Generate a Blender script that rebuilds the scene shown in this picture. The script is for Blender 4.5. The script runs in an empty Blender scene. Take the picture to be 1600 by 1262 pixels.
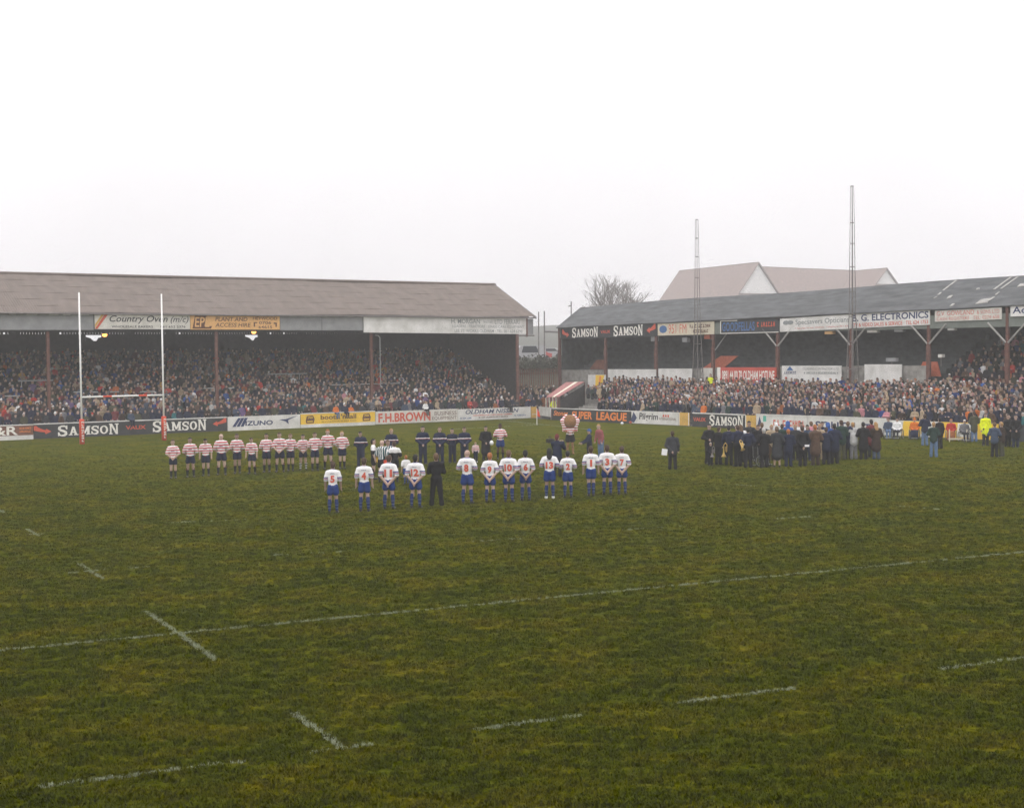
import bpy, math, random
import numpy as np
from mathutils import Vector, Matrix
random.seed(7); rng = np.random.default_rng(11)
scn = bpy.context.scene
col = scn.collection
R = math.radians

# ------------------------------------------------------------------ camera
CAMH = 5.5; FPX = 2190.0; PITCH = math.atan(77/2190.0); ROLL = 0.0106
cd = bpy.data.cameras.new('camera'); cam = bpy.data.objects.new('camera', cd); col.objects.link(cam)
cd.sensor_width = 36.0; cd.lens = FPX/1600*36.0; cd.clip_start = 0.1; cd.clip_end = 4000
FW = np.array([0, math.cos(PITCH), -math.sin(PITCH)])
_r0 = np.array([1.0, 0, 0]); _u0 = np.array([0, math.sin(PITCH), math.cos(PITCH)])
RT = _r0*math.cos(ROLL) - _u0*math.sin(ROLL); UP = _u0*math.cos(ROLL) + _r0*math.sin(ROLL)
CP = np.array([0, 0, CAMH])
cam.matrix_world = Matrix(((RT[0], UP[0], -FW[0], 0), (RT[1], UP[1], -FW[1], 0), (RT[2], UP[2], -FW[2], CAMH), (0, 0, 0, 1)))
scn.camera = cam

# ------------------------------------------------------------------ overcast sky, sun, exposure
SKY_H = 0.92; SKY_UP = 1.2          # overcast sky: radiance at the horizon and its rise towards the zenith
w = bpy.data.worlds.new('World'); scn.world = w; w.use_nodes = True
nt = w.node_tree; nt.nodes.clear()
def nn(t, ty, **kw):
    n = t.nodes.new(ty)
    for k, v in kw.items(): setattr(n, k, v)
    return n
out = nn(nt, 'ShaderNodeOutputWorld'); add = nn(nt, 'ShaderNodeAddShader')
b1 = nn(nt, 'ShaderNodeBackground'); b2 = nn(nt, 'ShaderNodeBackground')
sky = nn(nt, 'ShaderNodeTexSky', sky_type='NISHITA', sun_disc=False)
sky.sun_elevation = R(48); sky.sun_rotation = R(150); sky.air_density = 2.0; sky.dust_density = 8.0
hsv = nn(nt, 'ShaderNodeHueSaturation'); hsv.inputs['Saturation'].default_value = 0.15
nt.links.new(sky.outputs[0], hsv.inputs['Color']); nt.links.new(hsv.outputs[0], b1.inputs[0]); b1.inputs[1].default_value = 0.01
tc = nn(nt, 'ShaderNodeTexCoord'); sp = nn(nt, 'ShaderNodeSeparateXYZ'); nt.links.new(tc.outputs['Generated'], sp.inputs[0])
mx = nn(nt, 'ShaderNodeMath', operation='MAXIMUM'); mx.inputs[1].default_value = 0.0; nt.links.new(sp.outputs[2], mx.inputs[0])
ma = nn(nt, 'ShaderNodeMath', operation='MULTIPLY_ADD'); ma.inputs[1].default_value = SKY_UP; ma.inputs[2].default_value = SKY_H
nt.links.new(mx.outputs[0], ma.inputs[0])
cn = nn(nt, 'ShaderNodeTexNoise'); cn.inputs['Scale'].default_value = 2.2; cn.inputs['Detail'].default_value = 5; cn.inputs['Roughness'].default_value = .6   # faint unevenness of the cloud layer
nt.links.new(tc.outputs['Generated'], cn.inputs['Vector'])
cm = nn(nt, 'ShaderNodeMath', operation='MULTIPLY_ADD'); cm.inputs[1].default_value = 0.36; cm.inputs[2].default_value = 0.82; nt.links.new(cn.outputs[0], cm.inputs[0])
cx = nn(nt, 'ShaderNodeMath', operation='MULTIPLY'); nt.links.new(ma.outputs[0], cx.inputs[0]); nt.links.new(cm.outputs[0], cx.inputs[1])
b2.inputs[0].default_value = (1.0, 0.974, 0.996, 1); nt.links.new(cx.outputs[0], b2.inputs[1])
nt.links.new(b1.outputs[0], add.inputs[0]); nt.links.new(b2.outputs[0], add.inputs[1]); nt.links.new(add.outputs[0], out.inputs[0])

sd = bpy.data.lights.new('sun', 'SUN'); sd.energy = 0.5; sd.angle = R(40); sd.color = (1.0, 0.97, 0.93)
sun = bpy.data.objects.new('sun', sd); col.objects.link(sun); sun.rotation_euler = (R(42), 0, R(-30))
scn.view_settings.view_transform = 'Standard'; scn.view_settings.look = 'None'
scn.view_settings.exposure = 0.0; scn.view_settings.gamma = 1.0
scn.cycles.use_denoising = True
scn.cycles.volume_bounces = 1; scn.cycles.max_bounces = 3; scn.cycles.diffuse_bounces = 1; scn.cycles.glossy_bounces = 1
scn.cycles.adaptive_threshold = 0.035; scn.cycles.adaptive_min_samples = 16
scn.cycles.transparent_max_bounces = 8
HAZE_DENSITY = 0.0009

# ------------------------------------------------------------------ helpers: pixels of the survey photo -> metres on the ground
def ray(x, y): return FW + RT*(x-800)/FPX + UP*(631-y)/FPX
def at(x, y, z=0.0):
    d = ray(x, y); return CP + d*((z-CAMH)/d[2])
def on_plane(x, y, O, e):
    d = ray(x, y); n = np.array([-e[1], e[0]]); t = (n@(O[:2]))/(n@d[:2]); return CP + d*t
def at_depth(x, y, Y):
    d = ray(x, y); return CP + d*(Y/d[1])

def tag(o, label=None, cat=None, group=None, kind=None):
    if label: o['label'] = label
    if cat: o['category'] = cat
    if group: o['group'] = group
    if kind: o['kind'] = kind
    return o
def empty(name, loc=(0, 0, 0), rz=0.0):
    o = bpy.data.objects.new(name, None); col.objects.link(o); o.location = loc; o.rotation_euler[2] = rz
    o.empty_display_size = 0.2; return o

class MB:
    def __init__(s): s.v = []; s.f = []
    def add(s, vs, fs):
        b = len(s.v); s.v += [tuple(map(float, q)) for q in vs]; s.f += [tuple(b+i for i in f) for f in fs]; return s
    def box(s, x0, x1, y0, y1, z0, z1):
        return s.add([(x0,y0,z0),(x1,y0,z0),(x1,y1,z0),(x0,y1,z0),(x0,y0,z1),(x1,y0,z1),(x1,y1,z1),(x0,y1,z1)],
                     [(0,3,2,1),(4,5,6,7),(0,1,5,4),(1,2,6,5),(2,3,7,6),(3,0,4,7)])
    def hexa(s, p): return s.add(p, [(0,3,2,1),(4,5,6,7),(0,1,5,4),(1,2,6,5),(2,3,7,6),(3,0,4,7)])
    def tube(s, a, b, ra, rb=None, n=8, cap=True):
        rb = ra if rb is None else rb
        a = Vector(a); b = Vector(b); d = (b-a).normalized()
        u = d.orthogonal().normalized(); v = d.cross(u)
        P = [a+(u*math.cos(2*math.pi*i/n)+v*math.sin(2*math.pi*i/n))*ra for i in range(n)]
        Q = [b+(u*math.cos(2*math.pi*i/n)+v*math.sin(2*math.pi*i/n))*rb for i in range(n)]
        f = [(i, (i+1) % n, n+(i+1) % n, n+i) for i in range(n)]
        if cap: f += [tuple(range(n-1, -1, -1)), tuple(range(n, 2*n))]
        return s.add(P+Q, f)
    def path(s, pts, r, n=6):
        for a, b in zip(pts[:-1], pts[1:]): s.tube(a, b, r, r, n)
        return s
    def ring(s, c, ax, rad, r, n=20, m=6):
        c = Vector(c); ax = Vector(ax).normalized(); u = ax.orthogonal().normalized(); v = ax.cross(u)
        vs = []
        for i in range(n):
            a = 2*math.pi*i/n; d = u*math.cos(a)+v*math.sin(a)
            for j in range(m):
                b = 2*math.pi*j/m; vs.append(c+d*(rad+r*math.cos(b))+ax*(r*math.sin(b)))
        fs = [(i*m+j, ((i+1) % n)*m+j, ((i+1) % n)*m+(j+1) % m, i*m+(j+1) % m) for i in range(n) for j in range(m)]
        return s.add(vs, fs)
    def lathe(s, prof, c=(0, 0, 0), n=12):
        vs = []; k = len(prof)
        for i in range(n):
            a = 2*math.pi*i/n
            for r, z in prof: vs.append((c[0]+r*math.cos(a), c[1]+r*math.sin(a), c[2]+z))
        fs = [(i*k+j, ((i+1) % n)*k+j, ((i+1) % n)*k+j+1, i*k+j+1) for i in range(n) for j in range(k-1)]
        return s.add(vs, fs)
    def mesh(s, name): 
        m = bpy.data.meshes.new(name); m.from_pydata(s.v, [], s.f); m.update(); return m
    def build(s, name, m, parent=None, smooth=False, loc=None, rz=None):
        me = s.mesh(name); me.materials.append(M[m] if isinstance(m, str) else m)
        if smooth: me.polygons.foreach_set('use_smooth', [True]*len(me.polygons))
        o = bpy.data.objects.new(name, me); col.objects.link(o)
        if parent: o.parent = parent
        if loc is not None: o.location = loc
        if rz is not None: o.rotation_euler[2] = rz
        return o

# ------------------------------------------------------------------ materials
M = {}
def mat(name, c, rough=0.85, var=0.18, scale=6.0, bump=0.0, spec=0.3, metal=0.0, c2=None, detail=6, obj=True, stretch=None):
    m = bpy.data.materials.new(name); m.use_nodes = True; t = m.node_tree; b = t.nodes['Principled BSDF']
    b.inputs['Roughness'].default_value = rough; b.inputs['Metallic'].default_value = metal
    b.inputs['Specular IOR Level'].default_value = spec
    co = nn(t, 'ShaderNodeTexCoord'); no = nn(t, 'ShaderNodeTexNoise'); no.inputs['Scale'].default_value = scale; no.inputs['Detail'].default_value = detail
    src = co.outputs['Object']
    if stretch:
        mp = nn(t, 'ShaderNodeMapping'); mp.inputs['Scale'].default_value = stretch; t.links.new(src, mp.inputs[0]); src = mp.outputs[0]
    t.links.new(src, no.inputs['Vector'])
    rp = nn(t, 'ShaderNodeValToRGB'); rp.color_ramp.elements[0].position = 0.3; rp.color_ramp.elements[1].position = 0.7
    lo = tuple(max(0, q*(1-var)) for q in c); hi = tuple(min(1, q*(1+var)) for q in c) if c2 is None else c2
    rp.color_ramp.elements[0].color = (*lo, 1); rp.color_ramp.elements[1].color = (*hi, 1)
    t.links.new(no.outputs[0], rp.inputs[0]); t.links.new(rp.outputs[0], b.inputs['Base Color'])
    if bump:
        bp = nn(t, 'ShaderNodeBump'); bp.inputs['Strength'].default_value = bump; bp.inputs['Distance'].default_value = 0.02
        t.links.new(no.outputs[0], bp.inputs['Height']); t.links.new(bp.outputs[0], b.inputs['Normal'])
    M[name] = m; return m
mat('concrete', (.26,.25,.23), .95, .3, 2.5, .3)
mat('tarmac', (.10,.10,.095), .95, .3, 1.5, .2)
mat('slate', (.160,.133,.116), .85, .14, 3.0, .2, stretch=(.6,.25,.25))
mat('felt', (.085,.09,.092), .85, .35, 2.2, .4, stretch=(.35,1,1))
mat('felt_patch', (.33,.32,.30), .8, .25, 3)
mat('rust', (.135,.062,.048), .8, .3, 4, .2)
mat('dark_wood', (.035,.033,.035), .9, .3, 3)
mat('green_board', (.075,.085,.085), .9, .3, 2)
mat('grey_fascia', (.26,.265,.27), .8, .15, 1.5)
mat('green_fascia', (.17,.19,.17), .8, .15, 1.5)
mat('white_paint', (.66,.65,.61), .7, .2, 1.1, c2=(.78,.77,.75))
mat('off_white', (.62,.60,.55), .8, .14, 2)
mat('cream_board', (.60,.54,.42), .8, .12, 2)
mat('orange_board', (.72,.42,.17), .75, .1, 2)
mat('yellow_board', (.82,.53,.05), .7, .08, 2)
mat('tan_board', (.58,.36,.09), .8, .15, 3)
mat('black_board', (.035,.037,.04), .7, .3, 2)
mat('brown_board', (.17,.075,.05), .8, .2, 2)
mat('red_board', (.50,.085,.06), .75, .12, 2)
mat('ink_black', (.045,.045,.05), .7, .1)
mat('ink_navy', (.03,.045,.12), .7, .1)
mat('ink_blue', (.05,.13,.30), .7, .1)
mat('ink_red', (.58,.10,.055), .7, .12)
mat('ink_orange', (.80,.24,.05), .7, .1)
mat('ink_brown', (.12,.05,.03), .7, .1)
mat('ink_grey', (.25,.27,.27), .7, .1)
mat('ink_white', (.80,.78,.72), .7, .08)
mat('ink_teal', (.10,.42,.33), .7, .1)
mat('post_white', (.80,.80,.78), .5, .05, 5)
mat('pad_red', (.62,.07,.03), .6, .12, 3)
mat('steel', (.17,.155,.15), .6, .25, 5, metal=.3)
mat('galvanised', (.35,.36,.36), .55, .15, 5, metal=.4)
mat('brick', (.22,.10,.07), .9, .25, 2)
mat('roof_tile', (.225,.170,.150), .9, .18, 1.2)
mat('render_white', (.72,.71,.69), .85, .08, 1)
mat('bark', (.19,.17,.155), .95, .25, 5)
mat('hedge', (.045,.048,.03), .95, .4, 2)
mat('gold', (.55,.38,.12), .3, .1, 5, metal=1.0, spec=.5)
mat('paper', (.80,.80,.82), .8, .05)
mat('rubber', (.03,.03,.03), .7, .2)
mat('glass_dark', (.03,.035,.04), .1, .1, spec=.6)
mat('car_white', (.34,.34,.35), .35, .05, spec=.5)
mat('car_red', (.40,.06,.05), .35, .08, spec=.5)
mat('awning_red', (.38,.17,.16), .8, .12)
mat('awning_white', (.80,.74,.62), .8, .08)
mat('fence_wood', (.14,.065,.045), .9, .3, 3)
mat('orange_plastic', (.48,.13,.07), .7, .15)
# cloth and skin
CLOTH = {'navy':(.016,.021,.045),'black':(.014,.014,.016),'charcoal':(.035,.037,.043),'slate_blue':(.05,.07,.11),'blue':(.035,.09,.28),
 'royal':(.016,.045,.18),'jeans':(.10,.16,.27),'brown':(.085,.052,.036),'dark_brown':(.042,.028,.022),'olive':(.06,.06,.035),'dark_green':(.02,.042,.035),
 'grey':(.16,.16,.17),'light_grey':(.42,.42,.41),'beige':(.36,.28,.19),'white':(.72,.72,.72),'red':(.42,.04,.03),'orange':(.60,.16,.03),
 'rust_coat':(.28,.10,.04),'maroon':(.14,.03,.035),'yellow':(.80,.60,.03),'hi_vis':(.72,.80,.01),'pink':(.50,.22,.25),'mustard':(.42,.24,.05),
 'purple':(.14,.09,.20),'teal':(.03,.14,.15)}
for k, c in CLOTH.items(): mat('cloth_'+k, c, .95, .2, 9, .15, spec=.15)
SKIN = {'pale':(.48,.34,.28),'fair':(.40,.275,.22),'tan':(.30,.20,.155),'dark':(.075,.04,.027)}
for k, c in SKIN.items(): mat('skin_'+k, c, .6, .08, 12, spec=.35)
HAIR = {'black':(.012,.011,.011),'brown':(.05,.028,.018),'mid':(.11,.065,.035),'fair':(.32,.19,.08),'ginger':(.30,.11,.035),'grey':(.38,.37,.36),'white':(.62,.62,.62)}
for k, c in HAIR.items(): mat('hair_'+k, c, .7, .2, 20, .2)
mat('eye', (.03,.025,.022), .4, .05)
mat('boot', (.018,.018,.018), .45, .2)
mat('boot_white', (.75,.75,.75), .5, .05)
mat('fur_brown', (.24,.13,.06), .95, .4, 25, .6)

def banded(name, axis, base, bands, period=None, rough=.95):
    """cloth with dyed bands: bands = [(lo, hi, colour)] along local axis, repeating every period if given"""
    m = bpy.data.materials.new(name); m.use_nodes = True; t = m.node_tree; b = t.nodes['Principled BSDF']
    b.inputs['Roughness'].default_value = rough; b.inputs['Specular IOR Level'].default_value = .15
    co = nn(t, 'ShaderNodeTexCoord'); s = nn(t, 'ShaderNodeSeparateXYZ'); t.links.new(co.outputs['Object'], s.inputs[0])
    v = s.outputs[axis]
    nz = nn(t, 'ShaderNodeTexNoise'); nz.inputs['Scale'].default_value = 5; t.links.new(co.outputs['Object'], nz.inputs['Vector'])
    wob = nn(t, 'ShaderNodeMath', operation='MULTIPLY_ADD'); wob.inputs[1].default_value = .05; sh = nn(t, 'ShaderNodeMath', operation='SUBTRACT'); sh.inputs[1].default_value = .5; t.links.new(nz.outputs[0], sh.inputs[0]); t.links.new(sh.outputs[0], wob.inputs[0]); t.links.new(v, wob.inputs[2]); v = wob.outputs[0]
    if period:
        q = nn(t, 'ShaderNodeMath', operation='FLOORED_MODULO'); q.inputs[1].default_value = period; t.links.new(v, q.inputs[0]); v = q.outputs[0]
    cur = None
    for lo, hi, c in bands:
        a = nn(t, 'ShaderNodeMath', operation='GREATER_THAN'); a.inputs[1].default_value = lo; t.links.new(v, a.inputs[0])
        d = nn(t, 'ShaderNodeMath', operation='LESS_THAN'); d.inputs[1].default_value = hi; t.links.new(v, d.inputs[0])
        g = nn(t, 'ShaderNodeMath', operation='MULTIPLY'); t.links.new(a.outputs[0], g.inputs[0]); t.links.new(d.outputs[0], g.inputs[1])
        x = nn(t, 'ShaderNodeMix', data_type='RGBA'); t.links.new(g.outputs[0], x.inputs[0])
        if cur is None: x.inputs[6].default_value = (*base, 1)
        else: t.links.new(cur, x.inputs[6])
        x.inputs[7].default_value = (*c, 1); cur = x.outputs[2]
    t.links.new(cur, b.inputs['Base Color']); M[name] = m
WH = (.74,.73,.73); RD = (.50,.035,.05); NV = (.016,.021,.05)
banded('hoops', 2, WH, [(.0,.047,RD)], .118)
banded('tracksuit_top', 2, NV, [(1.232,1.268,WH),(1.214,1.226,RD)])
banded('sock_royal', 2, (.018,.035,.12), [(.17,.182,(.2,.23,.34)),(.29,.302,(.2,.23,.34))])
banded('sock_black', 2, (.014,.016,.022), [(.36,.385,(.25,.07,.07))])
banded('sock_hoop', 2, (.014,.016,.022), [(.0,.04,WH)], .11)
banded('cuff', 2, WH, [(1.17,1.19,(.02,.04,.2)),(1.20,1.222,(.30,.03,.06)),(1.232,1.27,(.02,.04,.2))])
banded('white_shirt', 2, WH, [(1.53,1.7,(.02,.04,.2))])
banded('shorts_royal', 2, (.014,.04,.17), [(.60,.612,(.2,.23,.34))])
banded('official_top', 2, (.016,.017,.02), [(1.30,1.7,WH)])
banded('stripe_top', 0, (.03,.10,.11), [(.0,.04,WH),(.05,.062,(.02,.02,.02))], .10)
banded('checked', 2, (.24,.06,.07), [(.0,.012,(.36,.16,.15))], .05)

# ------------------------------------------------------------------ people: one continuous skin per body, grown from a distance field
PARTS = ['skin','hair','top','cuff','bottom','sock','shoe','eye']
def cone(a, b, ra, rb, part, k=.03, s=(1, 1, 1)): return (np.array(a, float), np.array(b, float), ra, rb, PARTS.index(part), k, np.array(s, float))
def dist(P, pr):
    a, b, ra, rb, _, _, s = pr
    q = (P-a)/s; d = (b-a)/s; L = max(1e-9, float(d@d)); t = np.clip((q@d)/L, 0, 1)
    r = ra+(rb-ra)*t
    return (np.sqrt(((q-t[..., None]*d)**2).sum(-1))-r)*float(s.min())
def surface(prims, vox, zmin=-.02):
    lo = np.array([9., 9, 9]); hi = -lo
    for a, b, ra, rb, _, k, s in prims:
        r = max(ra, rb)*s; lo = np.minimum(lo, np.minimum(a, b)-r); hi = np.maximum(hi, np.maximum(a, b)+r)
    lo = lo-vox*2.3; hi = hi+vox*2.3; lo[2] = max(lo[2], zmin)
    n = np.ceil((hi-lo)/vox).astype(int)+1
    ax = [lo[i]+vox*np.arange(n[i]) for i in range(3)]
    F = np.full(tuple(n), .3, np.float32)
    for pr in prims:
        a, b, ra, rb, _, k, s = pr; r = max(ra, rb)*s.max()+k+vox*2.5
        l = np.clip(((np.minimum(a, b)-r-lo)/vox).astype(int), 0, n); h = np.clip(((np.maximum(a, b)+r-lo)/vox).astype(int)+1, 0, n)
        if (h <= l).any(): continue
        X = np.stack(np.meshgrid(ax[0][l[0]:h[0]], ax[1][l[1]:h[1]], ax[2][l[2]:h[2]], indexing='ij'), -1)
        d = dist(X, pr); sl = (slice(l[0], h[0]), slice(l[1], h[1]), slice(l[2], h[2])); f = F[sl]
        g = np.clip(.5+.5*(f-d)/k, 0, 1); F[sl] = f*(1-g)+d*g-k*g*(1-g)
    F[:, :, 0] = np.maximum(F[:, :, 0], .01)
    ins = F < 0; c = tuple(n-1)
    acc = np.zeros(c+(3,)); cnt = np.zeros(c)
    offs = [(i, j, k) for i in (0, 1) for j in (0, 1) for k in (0, 1)]
    def V(G, o): return G[o[0]:o[0]+c[0], o[1]:o[1]+c[1], o[2]:o[2]+c[2]]
    for o in offs:
        for d in range(3):
            if o[d]: continue
            p = list(o); p[d] = 1; p = tuple(p)
            m = V(ins, o) != V(ins, p)
            fa = V(F, o)[m]; fb = V(F, p)[m]; t = fa/(fa-fb)
            q = np.tile(np.array(o, float), (len(t), 1)); q[:, d] += t
            acc[m] += q; cnt[m] += 1
    act = cnt > 0; idx = -np.ones(c, int); idx[act] = np.arange(act.sum())
    verts = lo+vox*(np.argwhere(act)+acc[act]/cnt[act][:, None])
    faces = []
    for d in range(3):
        u, v = (d+1) % 3, (d+2) % 3
        A = [slice(None)]*3; B = [slice(None)]*3; A[d] = slice(0, -1); B[d] = slice(1, None)
        ch = ins[tuple(A)] != ins[tuple(B)]; e = np.argwhere(ch)
        e = e[(e[:, u] > 0) & (e[:, v] > 0) & (e[:, u] < c[u]) & (e[:, v] < c[v]) & (e[:, d] < c[d])]
        def cell(du, dv):
            q = e.copy(); q[:, u] += du; q[:, v] += dv; return idx[q[:, 0], q[:, 1], q[:, 2]]
        quad = np.stack([cell(-1, -1), cell(0, -1), cell(0, 0), cell(-1, 0)], 1)
        inside = ins[e[:, 0], e[:, 1], e[:, 2]]
        quad[~inside] = quad[~inside][:, ::-1]
        faces.append(quad)
    faces = np.concatenate(faces); faces = faces[(faces >= 0).all(1)]
    fc = verts[faces].mean(1)
    D = np.stack([dist(fc, p) for p in prims]); pt = np.array([p[4] for p in prims])[D.argmin(0)]
    return verts, faces, pt, fc
ARMS = {'side': ((.255,.02,1.15),(.27,-.05,.90)), 'front': ((.28,-.01,1.15),(.05,-.19,.95)), 'behind': ((.285,.06,1.13),(.05,.17,.87)),
        'folded': ((.26,-.08,1.16),(-.05,-.20,1.20)), 'camera': ((.24,-.18,1.22),(.10,-.36,1.46)), 'pocket': ((.285,.06,1.15),(.215,-.07,.98)),
        'elbow': ((.29,.04,1.17),(.13,-.19,1.10)), 'point': ((.25,-.12,1.18),(.20,-.42,1.05)), 'raised': ((.37,-.02,1.62),(.30,-.10,1.90)),
        'seat': ((.25,-.04,.93),(.12,-.28,.80)), 'clap': ((.25,-.10,1.18),(.03,-.30,1.28)), 'none': None}
def body(arms='side', arms2=None, lower='shorts', hair='short', hat=None, nod=0.0, stance=.11, bulk=1.0, coat=0.0, lean=0.0, fingers=True, hood=False):
    """standing figure 1.78 m tall facing -Y; returns distance-field pieces"""
    P = []; b = bulk
    ls = 'bottom'
    for sx in (1, -1):
        hip = (.085*sx, 0, .93); kn = ((.085+stance)*.5*sx*1.02, -.012, .50); an = (stance*sx, .02, .085)
        if lower == 'shorts':
            P += [cone(hip, kn, .086*b, .060, 'skin'), cone(kn, (an[0]*.98, .03, .34), .058, .064, 'sock', .02), cone((an[0]*.98, .03, .34), an, .064, .042, 'sock', .02),
                  cone((.082*sx, .01, .90), ((.085+stance)*.5*sx, .0, .725), .100*b, .108*b, 'bottom', .03), cone((kn[0], kn[1], .47), (kn[0], .0, .40), .063, .058, 'skin', .02)]
        elif lower == 'trousers':
            P += [cone(hip, kn, .112*b, .088, 'bottom'), cone(kn, (an[0], .025, .10), .088, .075, 'bottom'), cone((an[0], .025, .16), (an[0]+.004*sx, .02, .07), .078, .082, 'bottom')]
        elif lower == 'skirt':
            P += [cone(hip, kn, .085, .058, 'skin'), cone(kn, an, .055, .04, 'skin')]
        if lower == 'seated':
            P += [cone((.09*sx, 0, .55), (.10*sx, -.46, .56), .10*b, .078, 'bottom'), cone((.10*sx, -.46, .56), (.10*sx, -.50, .12), .075, .06, 'bottom'), cone((.10*sx, -.50, .05), (.11*sx, -.66, .04), .046, .038, 'shoe', .02), cone((.10*sx, -.50, .12), (.10*sx, -.50, .05), .045, .048, 'shoe', .02)]
            continue
        P += [cone((an[0], .03, .045), (an[0]+.03*sx, -.15, .038), .046, .038, 'shoe', .02), cone(an, (an[0], .03, .05), .045, .048, 'shoe', .02)]
    nleg = len(P)
    P += [cone((-.055, .005, .93), (.055, .005, .93), .115*b, .115*b, ls, .04, (1, .88, 1))]
    ch = lean*.45
    P += [cone((0, 0, 1.00), (0, -ch*.5, 1.20), .138*b, .150*b, 'top', .04, (1, .72, 1)), cone((0, -ch*.5, 1.20), (0, .005-ch, 1.38), .154*b, .162*b, 'top', .05, (1, .68, 1)),
          cone((-.135*b, .005-ch, 1.425), (.135*b, .005-ch, 1.425), .078, .078, 'top', .06), cone((0, .0-ch, 1.42), (0, .005-ch, 1.475), .085, .062, 'top', .04)]
    if coat > 0:
        P += [cone((0, .01, 1.10), (0, .015, .98-coat), .172*b, (.185+.06*coat)*b, 'top', .05, (1, .78, 1))]
        if coat > .3: P += [cone((sx*.07, .012, .80), (sx*.085, .02, .98-coat), .14*b, .15*b, 'top', .05) for sx in (1, -1)]
    HN = []
    for sx, pose in ((1, arms), (-1, arms2 or arms)):
        if ARMS[pose] is None: continue
        el, wr = ARMS[pose]; sh = np.array((.185*b*sx, .005-ch, 1.42)); el = np.array(el)*(sx, 1, 1); wr = np.array(wr)*(sx, 1, 1); el[1] -= ch; wr[1] -= ch
        el[0] += .03*sx*(b-1)*4
        if lower == 'shorts':
            mid = sh+(el-sh)*.86; c0 = sh+(el-sh)*.50
            P += [cone(sh, c0, .078, .078, 'top', .04), cone(c0, mid, .079, .080, 'cuff', .03), cone(sh, el, .058, .05, 'skin', .02), cone(el, wr, .049, .034, 'skin', .03)]
        else:
            P += [cone(sh, el, .080*b, .072, 'top', .05), cone(el, wr, .072, .052, 'top', .04)]
        d = (wr-el)/np.linalg.norm(wr-el); hd = wr+d*.045
        P += [cone(wr+d*.01, hd+d*.02, .036, .040, 'skin', .02, (1, 1, 1)), cone(hd, hd+d*.035, .038, .030, 'skin', .015)]
        HN.append((wr, d, sx))
    neck = np.array((0, .0-ch, 1.50)); ca, sa = math.cos(nod), math.sin(nod)
    def hp(p):
        y, z = p[1], p[2]-1.50; return (p[0], neck[1]+y*ca-z*sa, 1.50+y*sa+z*ca)
    P += [cone((0, .01-ch, 1.44), hp((0, .005, 1.57)), .060, .055, 'skin', .03),
          cone(hp((0, .008, 1.69)), hp((0, -.018, 1.615)), .096, .073, 'skin', .03, (.88, 1, 1)), cone(hp((0, .012, 1.70)), hp((0, .02, 1.68)), .094, .090, 'skin', .03, (.92, 1.06, 1)),
          cone(hp((0, -.098, 1.665)), hp((0, -.112, 1.635)), .010, .017, 'skin', .02), cone(hp((.080, .01, 1.675)), hp((.082, .015, 1.64)), .018, .012, 'skin', .01), cone(hp((-.080, .01, 1.675)), hp((-.082, .015, 1.64)), .018, .012, 'skin', .01)]
    if hair in ('short', 'long'):
        P += [cone(hp((0, .018, 1.728)), hp((0, .045, 1.68)), .088, .086, 'hair', .02, (.95, 1, 1)), cone(hp((0, .05, 1.66)), hp((0, .055, 1.61)), .070, .055, 'hair', .02), cone(hp((0, -.045, 1.77)), hp((0, .0, 1.775)), .028, .042, 'hair', .03, (1.4, 1, 1))]
    if hair == 'long': P += [cone(hp((0, .05, 1.66)), (0, .075-ch, 1.45), .085, .075, 'hair', .03, (1.1, .8, 1))]
    if hat == 'bobble': P += [cone(hp((0, .0, 1.75)), hp((0, .012, 1.715)), .085, .102, 'hair', .02, (.95, 1.05, 1)), cone(hp((0, .01, 1.85)), hp((0, .01, 1.86)), .035, .035, 'hair', .01)]
    if hat == 'cap': P += [cone(hp((0, .0, 1.755)), hp((0, .012, 1.73)), .085, .100, 'hair', .02, (.95, 1.05, 1)), cone(hp((0, -.09, 1.735)), hp((0, -.14, 1.725)), .04, .045, 'hair', .01, (1.4, 1, .35))]
    if hat == 'ruff': P += [cone(hp((0, -.02, 1.66)), hp((0, -.06, 1.60)), .30, .29, 'hair', .03, (1, .75, 1.05)), *[cone((sx*.27, .02, 1.40), (sx*.36, .03, 1.66), .13, .12, 'top', .05) for sx in (1, -1)], *[cone((sx*.36, .03, 1.66), (sx*.20, .03, 1.90), .12, .09, 'top', .05) for sx in (1, -1)]]
    if hood: P += [cone(hp((0, .035, 1.72)), hp((0, .05, 1.62)), .112, .105, 'top', .03), cone(hp((0, .05, 1.60)), (0, .03-ch, 1.47), .1, .09, 'top', .04)]
    eyes = [np.array(hp((.034, -.088, 1.682))), np.array(hp((-.034, -.088, 1.682))), np.array(hp((0, -.092, 1.598)))]
    if lower == 'seated':
        dz = np.array((0, 0, -.37)); P = P[:nleg]+[(p[0]+dz, p[1]+dz)+p[2:] for p in P[nleg:]]; HN = [(w_+dz, d_, s_) for w_, d_, s_ in HN]; eyes = [e_+dz for e_ in eyes]
    return P, HN, eyes
def finger_mesh(HN):
    m = MB()
    for wr, d, sx in HN:
        d = Vector(d); wr = Vector(wr); side = Vector((0, -1, 0)) if abs(d.z) > .6 else Vector((0, 0, 1)); side = (side-d*side.dot(d)).normalized(); nrm = d.cross(side)*(-sx)
        for i, L in enumerate((.075, .085, .08, .062)):
            a = wr+d*.07+side*(.030-.020*i); b = a+d*L*.5+nrm*.008; c = b+d*L*.38+nrm*.03
            m.tube(a, b, .0095, .009, 5); m.tube(b, c, .009, .007, 5)
        a = wr+d*.03+side*.032; b = a+side*.03+d*.035; c = b+d*.03+nrm*.012
        m.tube(a, b, .0115, .010, 5); m.tube(b, c, .010, .008, 5)
    return m
_bm = {}
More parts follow.
